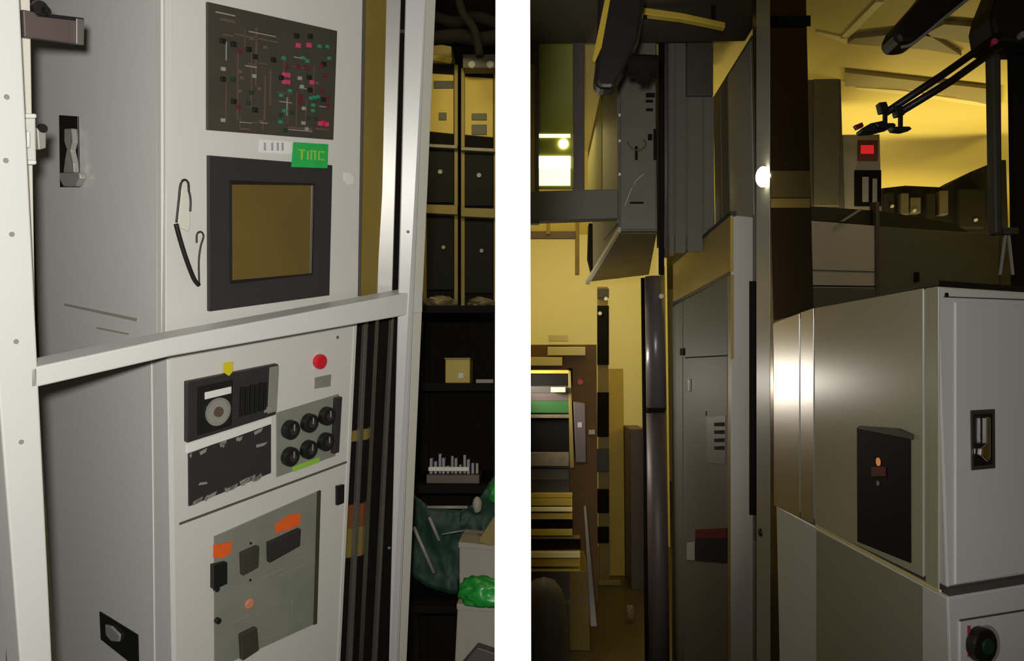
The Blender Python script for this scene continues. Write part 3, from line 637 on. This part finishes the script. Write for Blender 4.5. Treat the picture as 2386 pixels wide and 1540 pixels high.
# ---- machine housing high on the left of the aisle cabinets
ym = 3.0; FM = frontal(ym)
hm = thing('overhead_machine', 'grey overhead machine housing with worn control face and amber underside', 'machine', FM(1480, 540))
a, b = FM(1440, 541), FM(1532, 541)
ymb = 4.45
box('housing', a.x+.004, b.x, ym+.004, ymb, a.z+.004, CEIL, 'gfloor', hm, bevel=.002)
slab('face_panel', FM, R(1446, 62, 1528, 534), .006, 'gmach', hm, lift=.004, bevel=.002)
for i, (x0, y0, x1, y1) in enumerate([(1505, 216, 1526, 226), (1505, 232, 1522, 238), (1506, 252, 1522, 258), (1510, 312, 1520, 326), (1531-8, 300, 1530, 372), (1468, 470, 1500, 474), (1480, 340, 1486, 372)]):
    slab('face_fitting', FM, R(x0, y0, x1, y1), .008, 'matt', hm, lift=.010, bevel=.001)
tube('face_cable', [FM(1462, 330, .02), FM(1472, 345, .02), FM(1490, 350, .02), FM(1505, 338, .02), FM(1500, 325, .02)], .003, 'brownplate', hm)
tube('face_cable', [FM(1456, 480, .02), FM(1476, 430, .02), FM(1500, 405, .02)], .003, 'gpost', hm)
SM = Plane((a.x, 3.5, 2), YF, ZUP)
slab('side_panel', SM, [(1438, 60), (1438, 520), (1404, 560), (1404, 120)], .006, 'gfloor', hm, lift=.003)
slab('side_reflection', SM, [(1402, 190), (1402, 470), (1370, 500), (1370, 215)], .006, 'dimreflect', hm, lift=.004)  # yellow reflection on the housing side, put into the colour
UM = level(a.z)
slab('underside_panel', UM, [(1446, 545), (1530, 545), (1512, 640), (1376, 656)], .006, 'amberdark', hm, lift=.003)
slab('edge_rail', UM, [(1440, 541), (1447, 541), (1372, 664), (1364, 662)], .02, 'gpost', hm, lift=.004, bevel=.001)
for y in (262, 322, 400): 
    p = FM(1443, y+6, .012); disc('bright_clip', p, FM.n, .006, .006, 'wpaper', hm)

# cabinet behind 1560-1665
FN = frontal(3.1)
nb = thing('back_panel_cabinet', 'grey panel cabinet between the overhead machine and the upper cabinet', 'cabinet', FN(1610, 538))
a, b = FN(1558, 640), FN(1668, 640)
box('carcass', a.x, b.x, 3.104, 3.4, zb+.012, CEIL-.004, 'gfloor', nb)
for (x0, x1, y0, y1) in [(1560, 1571, 80, 596), (1574, 1598, 80, 590), (1602, 1638, 225, 586), (1640, 1664, 225, 534)]:
    slab('front_panel', FN, R(x0, y0, x1, y1), .006, 'gfloor', nb, lift=.004, bevel=.002)
slab('dark_door', FN, R(1600, 76, 1662, 222), .02, 'board', nb, lift=.02, bevel=.003)
FD = frontal(2.6)
rl = thing('crosswise_rail', 'thin ochre rail running crosswise below the added dark ceiling cover', 'rail', FD(1600, 40))
prism('rail_bar', [FD(1478, 14), FD(1590, 30), FD(1690, 52), FD(1690, 64), FD(1590, 44), FD(1478, 30)], (0, .03, 0), 'ochre', rl, bevel=.002)
for px in (1500, 1660): box('hanger', FD(px, 20).x, FD(px, 20).x+.012, 2.605, 2.617, FD(px, 40).z, 2.88, 'matt', rl)
tag(box('duct_or_dark_cover', -.06, .79, 2.44, 2.9, 2.88, CEIL-.002, 'duct', bevel=.006), 'wide dark cover added to darken the ceiling above the black swivel arm', 'duct')  # added cover that keeps this part of the ceiling dark
# pipes between
for i, (x, y0, y1, r, m_, lb_) in enumerate([(1541, 52, 640, .011, 'matt', 'dark vertical pipe beside the overhead machine face'), (1552, 52, 600, .008, 'brownplate', 'brown vertical pipe right of the dark pipe')]):
    P_ = frontal(3.02); tag(tube('vertical_pipe', [P_(x, y0), P_(x, y1)], r, m_, smooth_pts=False), lb_, 'pipe')
# round steel post with collar (1500-1548)
FT = frontal(3.9)
p0 = FT(1526, 660); tp = thing('steel_tube_post', 'round steel post with dark collar at the end of the aisle cabinets', 'post', (p0.x, 3.9, 0))
zc = FT(1526, 955).z
tube('upper_tube', [Vector((p0.x, 3.9, zc)), Vector((p0.x, 3.9, FT(1526, 645).z))], .050, 'tubegrey', tp, seg=28, smooth_pts=False)
tube('lower_tube', [Vector((p0.x, 3.9, 0)), Vector((p0.x, 3.9, zc))], .050, 'brownplate', tp, seg=28, smooth_pts=False)
q = FT(1526, 955); tube('collar', [Vector((q.x, 3.9, q.z-.012)), Vector((q.x, 3.9, q.z+.012))], .056, 'matt', tp, seg=28, smooth_pts=False)
q = FT(1500, 880); tube('side_rod', [Vector((q.x-.005, 3.86, 0)), Vector((q.x-.005, 3.86, FT(1500, 650).z))], .010, 'matt', tp, smooth_pts=False)
p1 = FT(1556, 700); tag(tube('thin_yellow_pipe', [Vector((p1.x, 4.05, 0)), Vector((p1.x, 4.05, FT(1556, 620).z+.02))], .012, 'ochre', smooth_pts=False), 'thin yellow pipe beside the round steel post', 'pipe')
for dx in (0,):
    c_ = FT(1541 + dx*32, 690, .06); disc('cap', c_, (0, -1, 0), .012, .02, 'wpaper', tp)
# ---- black monitor arm top left
A3 = frontal(2.2)
arm = thing('monitor_support', 'thick black swivel arm hanging from the ceiling with pale edge strip', 'arm', A3(1450, 0))
prism('arm_body', [A3(1405, -262), A3(1540, -262), A3(1490, 90), A3(1462, 150), A3(1432, 205), A3(1398, 205), A3(1384, 190), A3(1392, 120)], (0, .07, 0), 'black', arm, bevel=.012)
prism('pale_edge', [A3(1438, -140, .004), A3(1447, -140, .004), A3(1402, 110, .004), A3(1386, 146, .004), A3(1380, 140, .004)], (0, .02, 0), 'ochre', arm, bevel=.001)
c = A3(1500, 156); tube('joint_drum', [A3(1462, 152, -.03), A3(1532, 156, -.03)], .033, 'matt', arm, seg=20, smooth_pts=False)
box('joint_foot', A3(1488, 150).x, A3(1514, 150).x, 2.2, 2.24, A3(1500, 184).z, A3(1500, 150).z, 'matt', arm, bevel=.003)
# ---- window frame upper left + crossbeam
FW = frontal(2.9)
wf = thing('framed_screen', 'dark framed green tinted window hanging in the upper left of the aisle', 'window', FW(1290, 440))
slab('glass_pane', FW, R(1252, 90, 1336, 440), .008, 'winglass', wf, lift=0)
slab('frame_side', FW, R(1205, -30, 1256, 520), .04, 'brownplate', wf, lift=.01, bevel=.003)
slab('frame_side', FW, R(1335, -30, 1362, 478), .04, 'brownplate', wf, lift=.01, bevel=.003)
slab('frame_top', FW, R(1205, -40, 1362, 92), .04, 'board', wf, lift=.008, bevel=.003)
slab('frame_bottom', FW, [(1205, 446), (1440, 440), (1440, 508), (1205, 516)], .06, 'gfloor', wf, lift=.012, bevel=.003)
slab('lit_panel', FW, R(1252, 364, 1329, 392), .004, 'lamp', wf, lift=.004, label='white lit strip behind the window')
slab('lit_panel', FW, R(1252, 392, 1329, 432), .004, 'lampg', wf, lift=.004, label='pale yellow lit strip')
slab('lit_panel', FW, R(1252, 312, 1329, 320), .004, 'lampg', wf, lift=.004)
disc('lit_spot', FW(1313, 334, .008), FW.n, .018, .004, 'lamp', wf)
slab('thin_divider', FW, R(1234, 150, 1246, 446), .01, 'ochre_d', wf, lift=.012)
# ---- yellow far wall (end of aisle) and fittings
FY = frontal(7.5)
yw = struct(box('wall_end', FY(1150, 800).x, FY(1556, 800).x, 7.5, 7.6, 0, CEIL, 'yw'))
FZ = frontal(5.4)
cr = thing('hanging_conduit', 'brown conduit bracket below the window frame before the yellow wall', 'conduit', FZ(1345, 640))
slab('drop_bar', FZ, R(1340, 505, 1350, 640), .03, 'ochre_d', cr, bevel=.003)
slab('rail', FZ, [(1190, 538), (1340, 538), (1340, 556), (1190, 556)], .03, 'brownl', cr, lift=.01, bevel=.003)
slab('clip_or_reflection', FZ, R(1273, 512, 1282, 545), .03, 'ochre_d', cr, lift=.02)
FQ = frontal(4.7)
dm = thing('dark_housing', 'dark box hanging under the overhead machine', 'box', FQ(1400, 600))
slab('box_body', FQ, [(1372, 520), (1440, 520), (1436, 580), (1380, 640), (1370, 600)], .1, 'matt', dm, bevel=.003)
# dark post with segments (1392-1420)
F5 = frontal(6.2)
dp = thing('dark_segmented_post', 'dark segmented post in front of the yellow end wall', 'post', F5(1406, 1280))
box('post_core', F5(1394, 900).x, F5(1418, 900).x, 6.2, 6.26, 0, F5(1400, 668).z, 'ochre_d', dp)
for (y0, y1, m_) in [(672, 694, 'board'), (712, 850, 'matt'), (914, 1018, 'matt'), (1046, 1100, 'board'), (1140, 1196, 'matt'), (1228, 1266, 'matt')]:
    slab('segment', F5, R(1392, y0, 1419, y1), .03, m_, dp, lift=.02, bevel=.003)
for (x, y) in [(1412, 696), (1398, 730)]: disc('bright_screw', F5(x, y, .03), F5.n, .015, .01, 'wpaper', dp)
tag(box('amber_locker', F5(1460, 900).x, F5(1496, 900).x, 6.0, 6.5, 0, F5(1475, 996).z, 'brownplate', bevel=.004), 'narrow brown locker between yellow end wall and the round steel post', 'locker')
ol = thing('ochre_panelling', 'tall ochre panelling lining the aisle end', 'panel', F5(1440, 1400))
box('panel_body', F5(1420, 900).x, F5(1459, 900).x, 6.4, 6.6, 0, F5(1440, 858).z, 'ochre', ol, bevel=.004)
box('kick_panel', F5(1378, 900).x, F5(1440, 900).x, 6.1, 6.15, 0, F5(1440, 1345).z, 'ochre_d', ol, bevel=.004)
box('panel_rail', F5(1369, 900).x, F5(1392, 900).x, 6.32, 6.4, 0, F5(1440, 1162).z, 'ochre', ol, bevel=.004)
# ---- machine bench at the end of aisle left (1236-1350)
FR_ = frontal(4.6)
mb = thing('process_bench', 'layered yellow lit process bench at the lower left of the aisle', 'machine', todeck(FR_(1290, 1400), -ZUP))
L, Rr = FR_(1218, 900).x, FR_(1326, 900).x
ztop = FR_(1290, 862).z
box('carcass', L, Rr, 4.64, 5.2, 0, ztop, 'brownplate', mb)
bands = [(862, 870, 'ochre', 0), (872, 898, 'matt', 0), (900, 916, 'board', .0), (916, 934, 'brownplate', 0), (934, 962, 'grassy', .0), (966, 974, 'bag', .02), (976, 1052, 'matt', -.01), (1054, 1086, 'bag', .02), (1092, 1118, 'board', 0), (1150, 1160, 'ochre', .02), (1162, 1178, 'ochre', .03), (1182, 1192, 'ylight', .035), (1196, 1210, 'ochre', .03), (1212, 1232, 'matt', 0), (1234, 1248, 'ochre', .03), (1250, 1256, 'ochre_d', .02), (1258, 1280, 'matt', 0), (1286, 1300, 'ylight', .03), (1302, 1320, 'ochre', .02), (1326, 1332, 'ochre', .02)]
for (y0, y1, m_, lf) in bands:
    x1 = 1326 if y0 < 1150 else (1334 if y0 < 1250 else 1352)
    nm = {'matt': 'dark_opening', 'board': 'dark_opening', 'grassy': 'green_tray'}.get(m_, 'shelf_lip')
    slab(nm, FR_, R(1218, y0, x1, y1), .035 + lf, m_, mb, lift=.01+lf, bevel=.002)
prism('side_rail', [FR_(1324, 864, .03), FR_(1330, 864, .03), FR_(1338, 1090, .03), FR_(1328, 1090, .03)], (0, .04, 0), 'ochre_d', mb, bevel=.002)
prism('chrome_rail', [FR_(1360, 1180, .05), FR_(1366, 1180, .05), FR_(1392, 1460, .05), FR_(1376, 1460, .05)], (0, .05, 0), 'steel', mb, bevel=.003)
box('lower_body', L, FR_(1372, 900).x, 4.66, 5.2, 0, FR_(1290, 1335).z, 'ochre_d', mb, bevel=.004)
slab('lower_groove', FR_, R(1322, 1398, 1374, 1408), .02, 'bag', mb, lift=.0)
blk = thing('upright_case', 'dark upright case at the right side of the process bench', 'case', FR_(1352, 1080))
slab('case_body', FR_, [(1336, 936), (1364, 940), (1366, 1078), (1342, 1078)], .2, 'brownplate', blk, lift=.05, bevel=.004)
slab('case_label', FR_, R(1346, 984, 1356, 996), .002, 'inkgrey', blk, lift=.052)
# white strips on top of bench: pale boxes further behind
F7 = frontal(5.6)
for i, (x0, y0, x1, y1) in enumerate([(1276, 808, 1364, 828), (1200, 832, 1310, 852), (1284, 902, 1318, 914), (1278, 780, 1324, 795)]):
    t = tag(slab('pale_strip_box', F7 if i != 2 else FR_, R(x0, y0, x1, y1), .05, 'ylight', lift=.09 if i == 2 else 0, bevel=.003), ['long pale strip box above the bench, second from the top', 'wide pale strip box cut off by the added white partition', 'small pale strip box on the bench front', 'topmost small pale strip box on the yellow wall'][i], 'strip box')
bb = thing('brown_cabinet', 'brownish low cabinet behind the process bench', 'cabinet', todeck(F7(1350, 900), -ZUP))
box('cabinet_body', F7(1200, 900).x, F7(1392, 900).x, 5.66, 6.1, 0, F7(1300, 802).z, 'rustbrown', bb, bevel=.004)
disc('red_knob', F7(1352, 890, -.05), F7.n, .02, .02, 'red', bb)
slab('small_plate', F7, R(1372, 1002, 1386, 1012), .03, 'wpaper', bb, lift=-.04)
slab('dark_gap', F7, R(1322, 858, 1334, 900), .03, 'matt', bb, lift=-.04)
# covered stool bottom left
c = FR_(1262, 1450); c = frontal(4.0)(1268, 1430)
st = thing('covered_equipment', 'dark grey rounded cover over equipment at the bottom left of the aisle', 'cover', (c.x, 4.0, 0))
V, Fc = [], []; prof = [(.122, -c.z+.0), (.122, -.25), (.120, -.05), (.112, .05), (.09, .12), (.055, .165), (.0, .185)]
n = 28
for r_0, z in prof:
    for k in range(n):
        t_ = 2*math.pi*k/n; V.append(Vector((c.x + r_0*math.cos(t_), 4.0 + r_0*math.sin(t_), max(0, c.z+z))))
for i in range(len(prof)-1):
    for k in range(n): Fc.append((i*n+k, i*n+(k+1) % n, (i+1)*n+(k+1) % n, (i+1)*n+k))
mesh('fabric_cover', V, Fc, 'cloth', st, smooth=True)
ring('hem_band', Vector((c.x, 4.0, .14)), (0, 0, 1), .118, .126, .04, 'matt', st)
# pipe at (1460-1480,1400)
tag(blob('floor_fitting', frontal(5.2)(1468, 1430), .03, .03, .06, 'bag', amp=.2, seed=3), 'small pale fitting on the floor beside the brown locker', 'fitting')

# ---- long wall cabinet behind the big cabinet (1890-2386, 510-660)
Wc = CAM + ray(1885, 600) * (3.0 / ray(1885, 600).y)
FL = Plane(Wc, V2, ZUP)
lw = thing('long_cabinet', 'long grey brown cabinet row with black top band behind the large cabinet', 'cabinet', todeck(FL(2100, 700), -ZUP))
slab('panel', FL, [(1885, 514), (2043, 526), (2043, 1835), (1885, 1835)], .05, 'longp', lw, bevel=.003)
slab('panel', FL, [(2048, 527), (2328, 546), (2328, 1835), (2048, 1835)], .05, 'gfloor', lw, bevel=.003, label='darker grey panel')
slab('panel', FL, [(2332, 546), (2480, 556), (2480, 1835), (2332, 1835)], .05, 'gfloor', lw, bevel=.003)
slab('seam_post', FL, [(2041, 470), (2049, 470), (2049, 700), (2041, 700)], .03, 'brownplate', lw, lift=.006)
slab('black_top_band', FL, [(1885, 480), (2060, 492), (2220, 520), (2260, 542), (1885, 514)], .3, 'black', lw, lift=-.01)
slab('panel_line', FL, [(1885, 628), (2041, 632), (2041, 634), (1885, 630)], .004, 'seam', lw, lift=.003)
slab('panel_line', FL, [(1885, 664), (2041, 666), (2041, 669), (1885, 667)], .004, 'matt', lw, lift=.003)
slab('lower_panel', FL, [(1885, 670), (2060, 672), (2060, 760), (1885, 760)], .01, 'gfloor', lw, lift=.004)
slab('latch', FL, [(2133, 634), (2143, 634), (2143, 656), (2133, 656)], .01, 'matt', lw, lift=.008, bevel=.002)
prism('thin_bracket', [FL(1962, 514, .03), FL(2006, 486, .03), FL(2010, 488, .03), FL(1966, 516, .03)], -FL.n*.01, 'gpost', lw)
# two tall panels behind (1890-1970, 100-490), (1970-2060,300-490)
FE = frontal(3.6)
tc_ = thing('tall_back_cabinet', 'tall dark grey cabinet rising behind the bronze column', 'cabinet', FE(1930, 520))
a, b = FE(1875, 500), FE(1968, 500)
box('carcass', a.x, b.x, 3.6, 4.0, a.z-.2, FE(1900, 95).z, 'gfloor', tc_, bevel=.003)
slab('front_panel', FE, R(1896, 122, 1956, 480), .01, 'gmach', tc_, lift=.008, bevel=.003)
slab('top_lip', FE, [(1875, 76), (1970, 100), (1970, 106), (1875, 90)], .3, 'ochre', tc_, lift=.01)
dsp = thing('display_cabinet', 'grey cabinet with red digital display above the long cabinet row', 'cabinet', FE(2010, 520))
a, b = FE(1972, 500), FE(2060, 500)
box('carcass', a.x, b.x, 3.62, 4.0, a.z-.2, FE(2010, 310).z, 'gpost', dsp, bevel=.003)
FE2 = frontal(3.62)
slab('display_bezel', FE2, R(2000, 326, 2046, 374), .01, 'dred', dsp, lift=.008, bevel=.002)
rdp = slab('red_display', FE2, R(2006, 338, 2036, 358), .004, 'redled', dsp, lift=.01)
slab('dark_window', FE2, R(1992, 396, 2054, 480), .01, 'matt', dsp, lift=.008, bevel=.002)
slab('window_bar', FE2, R(2010, 412, 2024, 470), .006, 'inkgrey', dsp, lift=.012)
slab('window_bar', FE2, R(2034, 416, 2044, 480), .006, 'inkgrey', dsp, lift=.012)
# ceiling beams and ledges: yellow ceiling of far side with crosswise beams
CP = level(CEIL)
for i, (q, m_) in enumerate([
    ([(1900, 72), (1972, 98), (1972, 84), (1905, 70)], 'ylight'),
    ([(1958, 84), (1978, 84), (2060, 0), (2040, 0)], 'ylight'),
    ([(1975, 90), (2160, 104), (2240, 118), (2150, 60), (1990, 78)], 'ybeam'),
    ([(1968, 158), (2140, 178), (2330, 200), (2330, 240), (2150, 200), (1968, 190)], 'ybeam'),
    ([(2150, 70), (2380, 110), (2380, 60), (2200, 44)], 'ybeam'),
    ([(1995, 205), (2100, 216), (2330, 250), (2330, 242), (2100, 208), (1995, 200)], 'ylight')]):
    tag(prism('ceiling_beam', [CP(x, y) for x, y in q], (0, 0, -.008 if m_ == 'ylight' else -.022), m_), ['short pale beam stub beside the tall back cabinet', 'pale diagonal beam running up past the column top', 'first dark cross beam under the yellow ceiling', 'broad dark cross beam behind the twin arm', 'dark cross beam beside the upper black lamp head', 'thin pale cross beam below the broad dark one'][i], 'beam')
FO = frontal(6.6)
dgm = thing('pale_ceiling_strut', 'pale diagonal strut against the yellow wall right of the display', 'strut', FO(2200, 300))
prism('strut_bar', [FO(2154, 330), FO(2178, 318), FO(2310, 235), FO(2310, 222), FO(2290, 232)], (0, .05, 0), 'ylight', dgm, bevel=.004)
prism('strut_bar', [FO(2062, 312), FO(2260, 328), FO(2260, 338), (FO(2062, 320))], (0, .04, 0), 'ylight', dgm, bevel=.004)
prism('strut_bar', [FO(1998, 270), FO(2004, 205), FO(2014, 205), FO(1990, 275)], (0, .04, 0), 'ylight', dgm, bevel=.004)
# wall behind right: bright yellow
wr = struct(box('wall_far', FO(1940, 500).x, 4.1, 7.0, 7.1, 0, CEIL, 'yw'))
# dark machinery silhouette in front of yellow wall
FX = frontal(4.4)
mk = thing('dark_machinery', 'dark jumbled machinery silhouetted before the yellow wall', 'machinery', FX(2200, 560))
prism('machine_body', [FX(2055, 438), FX(2110, 432), FX(2200, 436), FX(2262, 400), (FX(2330, 372)), FX(2345, 372), todeck(FX(2345, 620), ZUP), todeck(FX(2055, 620), ZUP)], (0, .3, 0), 'matt', mk, bevel=.005)
for (x0, y0, x1, y1, m_) in [(2066, 448, 2084, 520, 'matt'), (2100, 450, 2118, 500, 'board'), (2122, 460, 2146, 496, 'board'), (2160, 450, 2180, 530, 'matt'), (2190, 444, 2210, 500, 'board'), (2236, 440, 2296, 530, 'matt')]:
    slab('machine_block', FX, R(x0, y0, x1, y1), .05, m_, mk, lift=.05, bevel=.004)
for (x, y) in [(2080, 480), (2132, 490), (2275, 512)]: disc('bright_gauge', FX(x, y, .06), FX.n, .009, .01, 'greyl', mk)
# twin arm, lamp head, dark posts at right
FA = frontal(1.7)
def fp(px, py, l=0): return FA(px, py, l)
def fq(px, py): return frontal(1.76)(px, py)
ta = thing('twin_arm', 'black twin rod support arm reaching down to a clamp at upper right', 'arm', fp(2060, 300))
tube('upper_rod', [fp(2065, 262), fp(2200, 172), fp(2330, 80)], .0085, 'black', ta, smooth_pts=False)
tube('lower_rod', [fp(2096, 262), fp(2215, 190), fp(2330, 108)], .0085, 'black', ta, smooth_pts=False)
for (x, y, x2) in [(2058, 236, 2074), (2094, 244, 2112)]:
    slab('clamp_body', FA, [(x-10, y+2), (x+8, y), (x+16, y+22), (x-4, y+26)], .02, 'black', ta, lift=.012, bevel=.002)
    slab('clamp_stem', FA, R(x+2, y+22, x+10, y+54), .008, 'black', ta, lift=.008)
    slab('clamp_foot', FA, [(x-20, y+50), (x+26, y+50), (x+32, y+56), (x+10, y+62), (x-12, y+60)], .02, 'black', ta, lift=.012, bevel=.002)
prism('end_plate', [fp(2006, 300), fp(2030, 286), fp(2060, 280), fp(2078, 296), fp(2040, 306), fp(2008, 308)], (0, .03, 0), 'black', ta, bevel=.003)
slab('coloured_tip', FA, [(1990, 292), (2010, 284), (2014, 294), (1996, 302)], .01, 'dred', ta, bevel=.002)
lh = thing('black_lamp_head', 'black elongated lamp head with pale lower edge at the top right', 'lamp', fp(2150, 0))
prism('head_body', [fp(2082, 80), fp(2096, 50), fp(2150, -10), fp(2190, -60), fp(2330, -60), fp(2248, 0), fp(2190, 50), fp(2138, 96), fp(2098, 100)], (0, .08, 0), 'black', lh, bevel=.012)
tube('pale_edge', [fp(2100, 110, .01), fp(2122, 104, .01), fp(2150, 84, .01), fp(2210, 34, .01), fp(2270, -14, .01)], .0035, 'greyl', lh)
hd = thing('arm_hub', 'large black hub at the top right corner where the twin arm starts', 'hub', fp(2350, 60))
prism('hub_body', [fp(2310, 40), fp(2318, 8), fp(2345, -60), fp(2430, -60), fp(2430, 100), fp(2370, 100), fp(2320, 96)], (0, .1, 0), 'black', hd, bevel=.01)
disc('hub_bolt', fp(2318, 96, .012), FA.n, .007, .014, 'pink', hd)
disc('hub_bolt', fp(2384, 80, .012), FA.n, .007, .014, 'greyl', hd)
vp = thing('dark_stand', 'dark stand of two vertical tubes below the black arm hub', 'stand', fq(2340, 640))
prism('stand_tube', [fq(2310, 96), fq(2334, 96), fq(2338, 545), fq(2318, 545)], (0, .03, 0), 'board', vp, bevel=.006)
prism('stand_tube', [fq(2362, 96), fq(2400, 96), fq(2400, 709), fq(2372, 709)], (0, .03, 0), 'matt', vp, bevel=.006)
prism('pale_wire', [fq(2330, 640), fq(2334, 640), fq(2346, 548), fq(2342, 548)], (0, .006, 0), 'gpost', vp)
prism('pale_wire', [fq(2364, 640), fq(2360, 640), fq(2350, 548), fq(2354, 548)], (0, .006, 0), 'gpost', vp)
prism('top_brace', [fq(2334, 108), fq(2366, 100), fq(2366, 106), fq(2334, 114)], (0, .01, 0), 'gpost', vp)
prism('stand_bar', [fq(2338, 530), fq(2374, 530), fq(2374, 545), fq(2338, 545)], (0, .02, 0), 'board', vp)

# ================================================================ LIGHT
def look(o, target):
    d = (Vector(target) - o.location).normalized(); o.rotation_euler = d.to_track_quat('-Z', 'Y').to_euler()
def spot(name, loc, target, energy, ang, blend, col, size=.03):
    l = bpy.data.lights.new(name, 'SPOT'); l.energy = energy; l.spot_size = math.radians(ang); l.spot_blend = blend; l.color = col; l.shadow_soft_size = size
    o = bpy.data.objects.new(name, l); COL.objects.link(o); o.location = loc; look(o, target); return o
def area(name, loc, target, energy, sx, sy, col):
    l = bpy.data.lights.new(name, 'AREA'); l.shape = 'RECTANGLE'; l.size = sx; l.size_y = sy; l.energy = energy; l.color = col
    o = bpy.data.objects.new(name, l); COL.objects.link(o); o.location = loc; look(o, target); return o
spot('camera_flash', (-.035, -.02, 1.665), CAM + ray(520, 640) / FPX * 1.6, 106, 84, .3, (1, .965, .90))
spot('camera_flash_right', (.06, .0, 1.68), CAM + ray(2100, 800) / FPX * 1.6, 28, 60, .8, (1, .97, .95))
YEL = (1, .80, .30)
area('aisle_highlight_fill', (-.10, 4.25, 1.58), (5, 4.25, 1.58), 6.5, .5, .06, (1, .92, .80))  # unseen light added for the highlight on the cabinet side plates
area('end_wall_fill', (.0, 6.0, 2.75), (.1, 7.5, 1.7), 8, .6, .3, (1, .86, .45))  # unseen light added to brighten the yellow end wall
area('aisle_ceiling_lamp', (.15, 4.9, 2.95), (.15, 4.9, 0), 4.5, .3, 1.6, YEL)
area('far_ceiling_fill', (2.5, 5.6, 1.9), (2.4, 5.9, 3.0), 10, 2.0, .4, YEL)  # added uplight hidden behind the cabinets, brightens the far ceiling
area('mid_ceiling_fill', (2.1, 4.18, 2.15), (2.1, 4.0, 3.0), 15, 1.9, .2, YEL)  # second hidden uplight, added to raise the ceiling brightness
area('near_ceiling_fill', (1.45, 3.48, 2.0), (1.4, 3.2, 3.0), 5, .7, .12, YEL)  # added uplight behind the long cabinet for the nearer ceiling
area('far_wall_fill', (2.6, 5.4, 2.0), (2.3, 7.0, 2.4), 12, 1.6, .3, YEL)  # no fixture here, light added to brighten the far yellow wall
area('right_bay_ceiling_lamp', (1.9, 2.6, 2.96), (1.3, 2.0, 1.0), 3, .6, .6, (1, .85, .5))
area('left_bay_lamp', (-.5, 2.6, 3.4), (-.25, 4.0, 2.4), 9, .5, .2, (1, .85, .4))
wd = bpy.data.worlds.new('world'); sc.world = wd; wd.use_nodes = True
wd.node_tree.nodes['Background'].inputs[0].default_value = (1, .9, .7, 1); wd.node_tree.nodes['Background'].inputs[1].default_value = .035
vs = sc.view_settings; vs.view_transform = 'Standard'; vs.look = 'None'; vs.exposure = 0; vs.gamma = 1; vs.use_curve_mapping = False
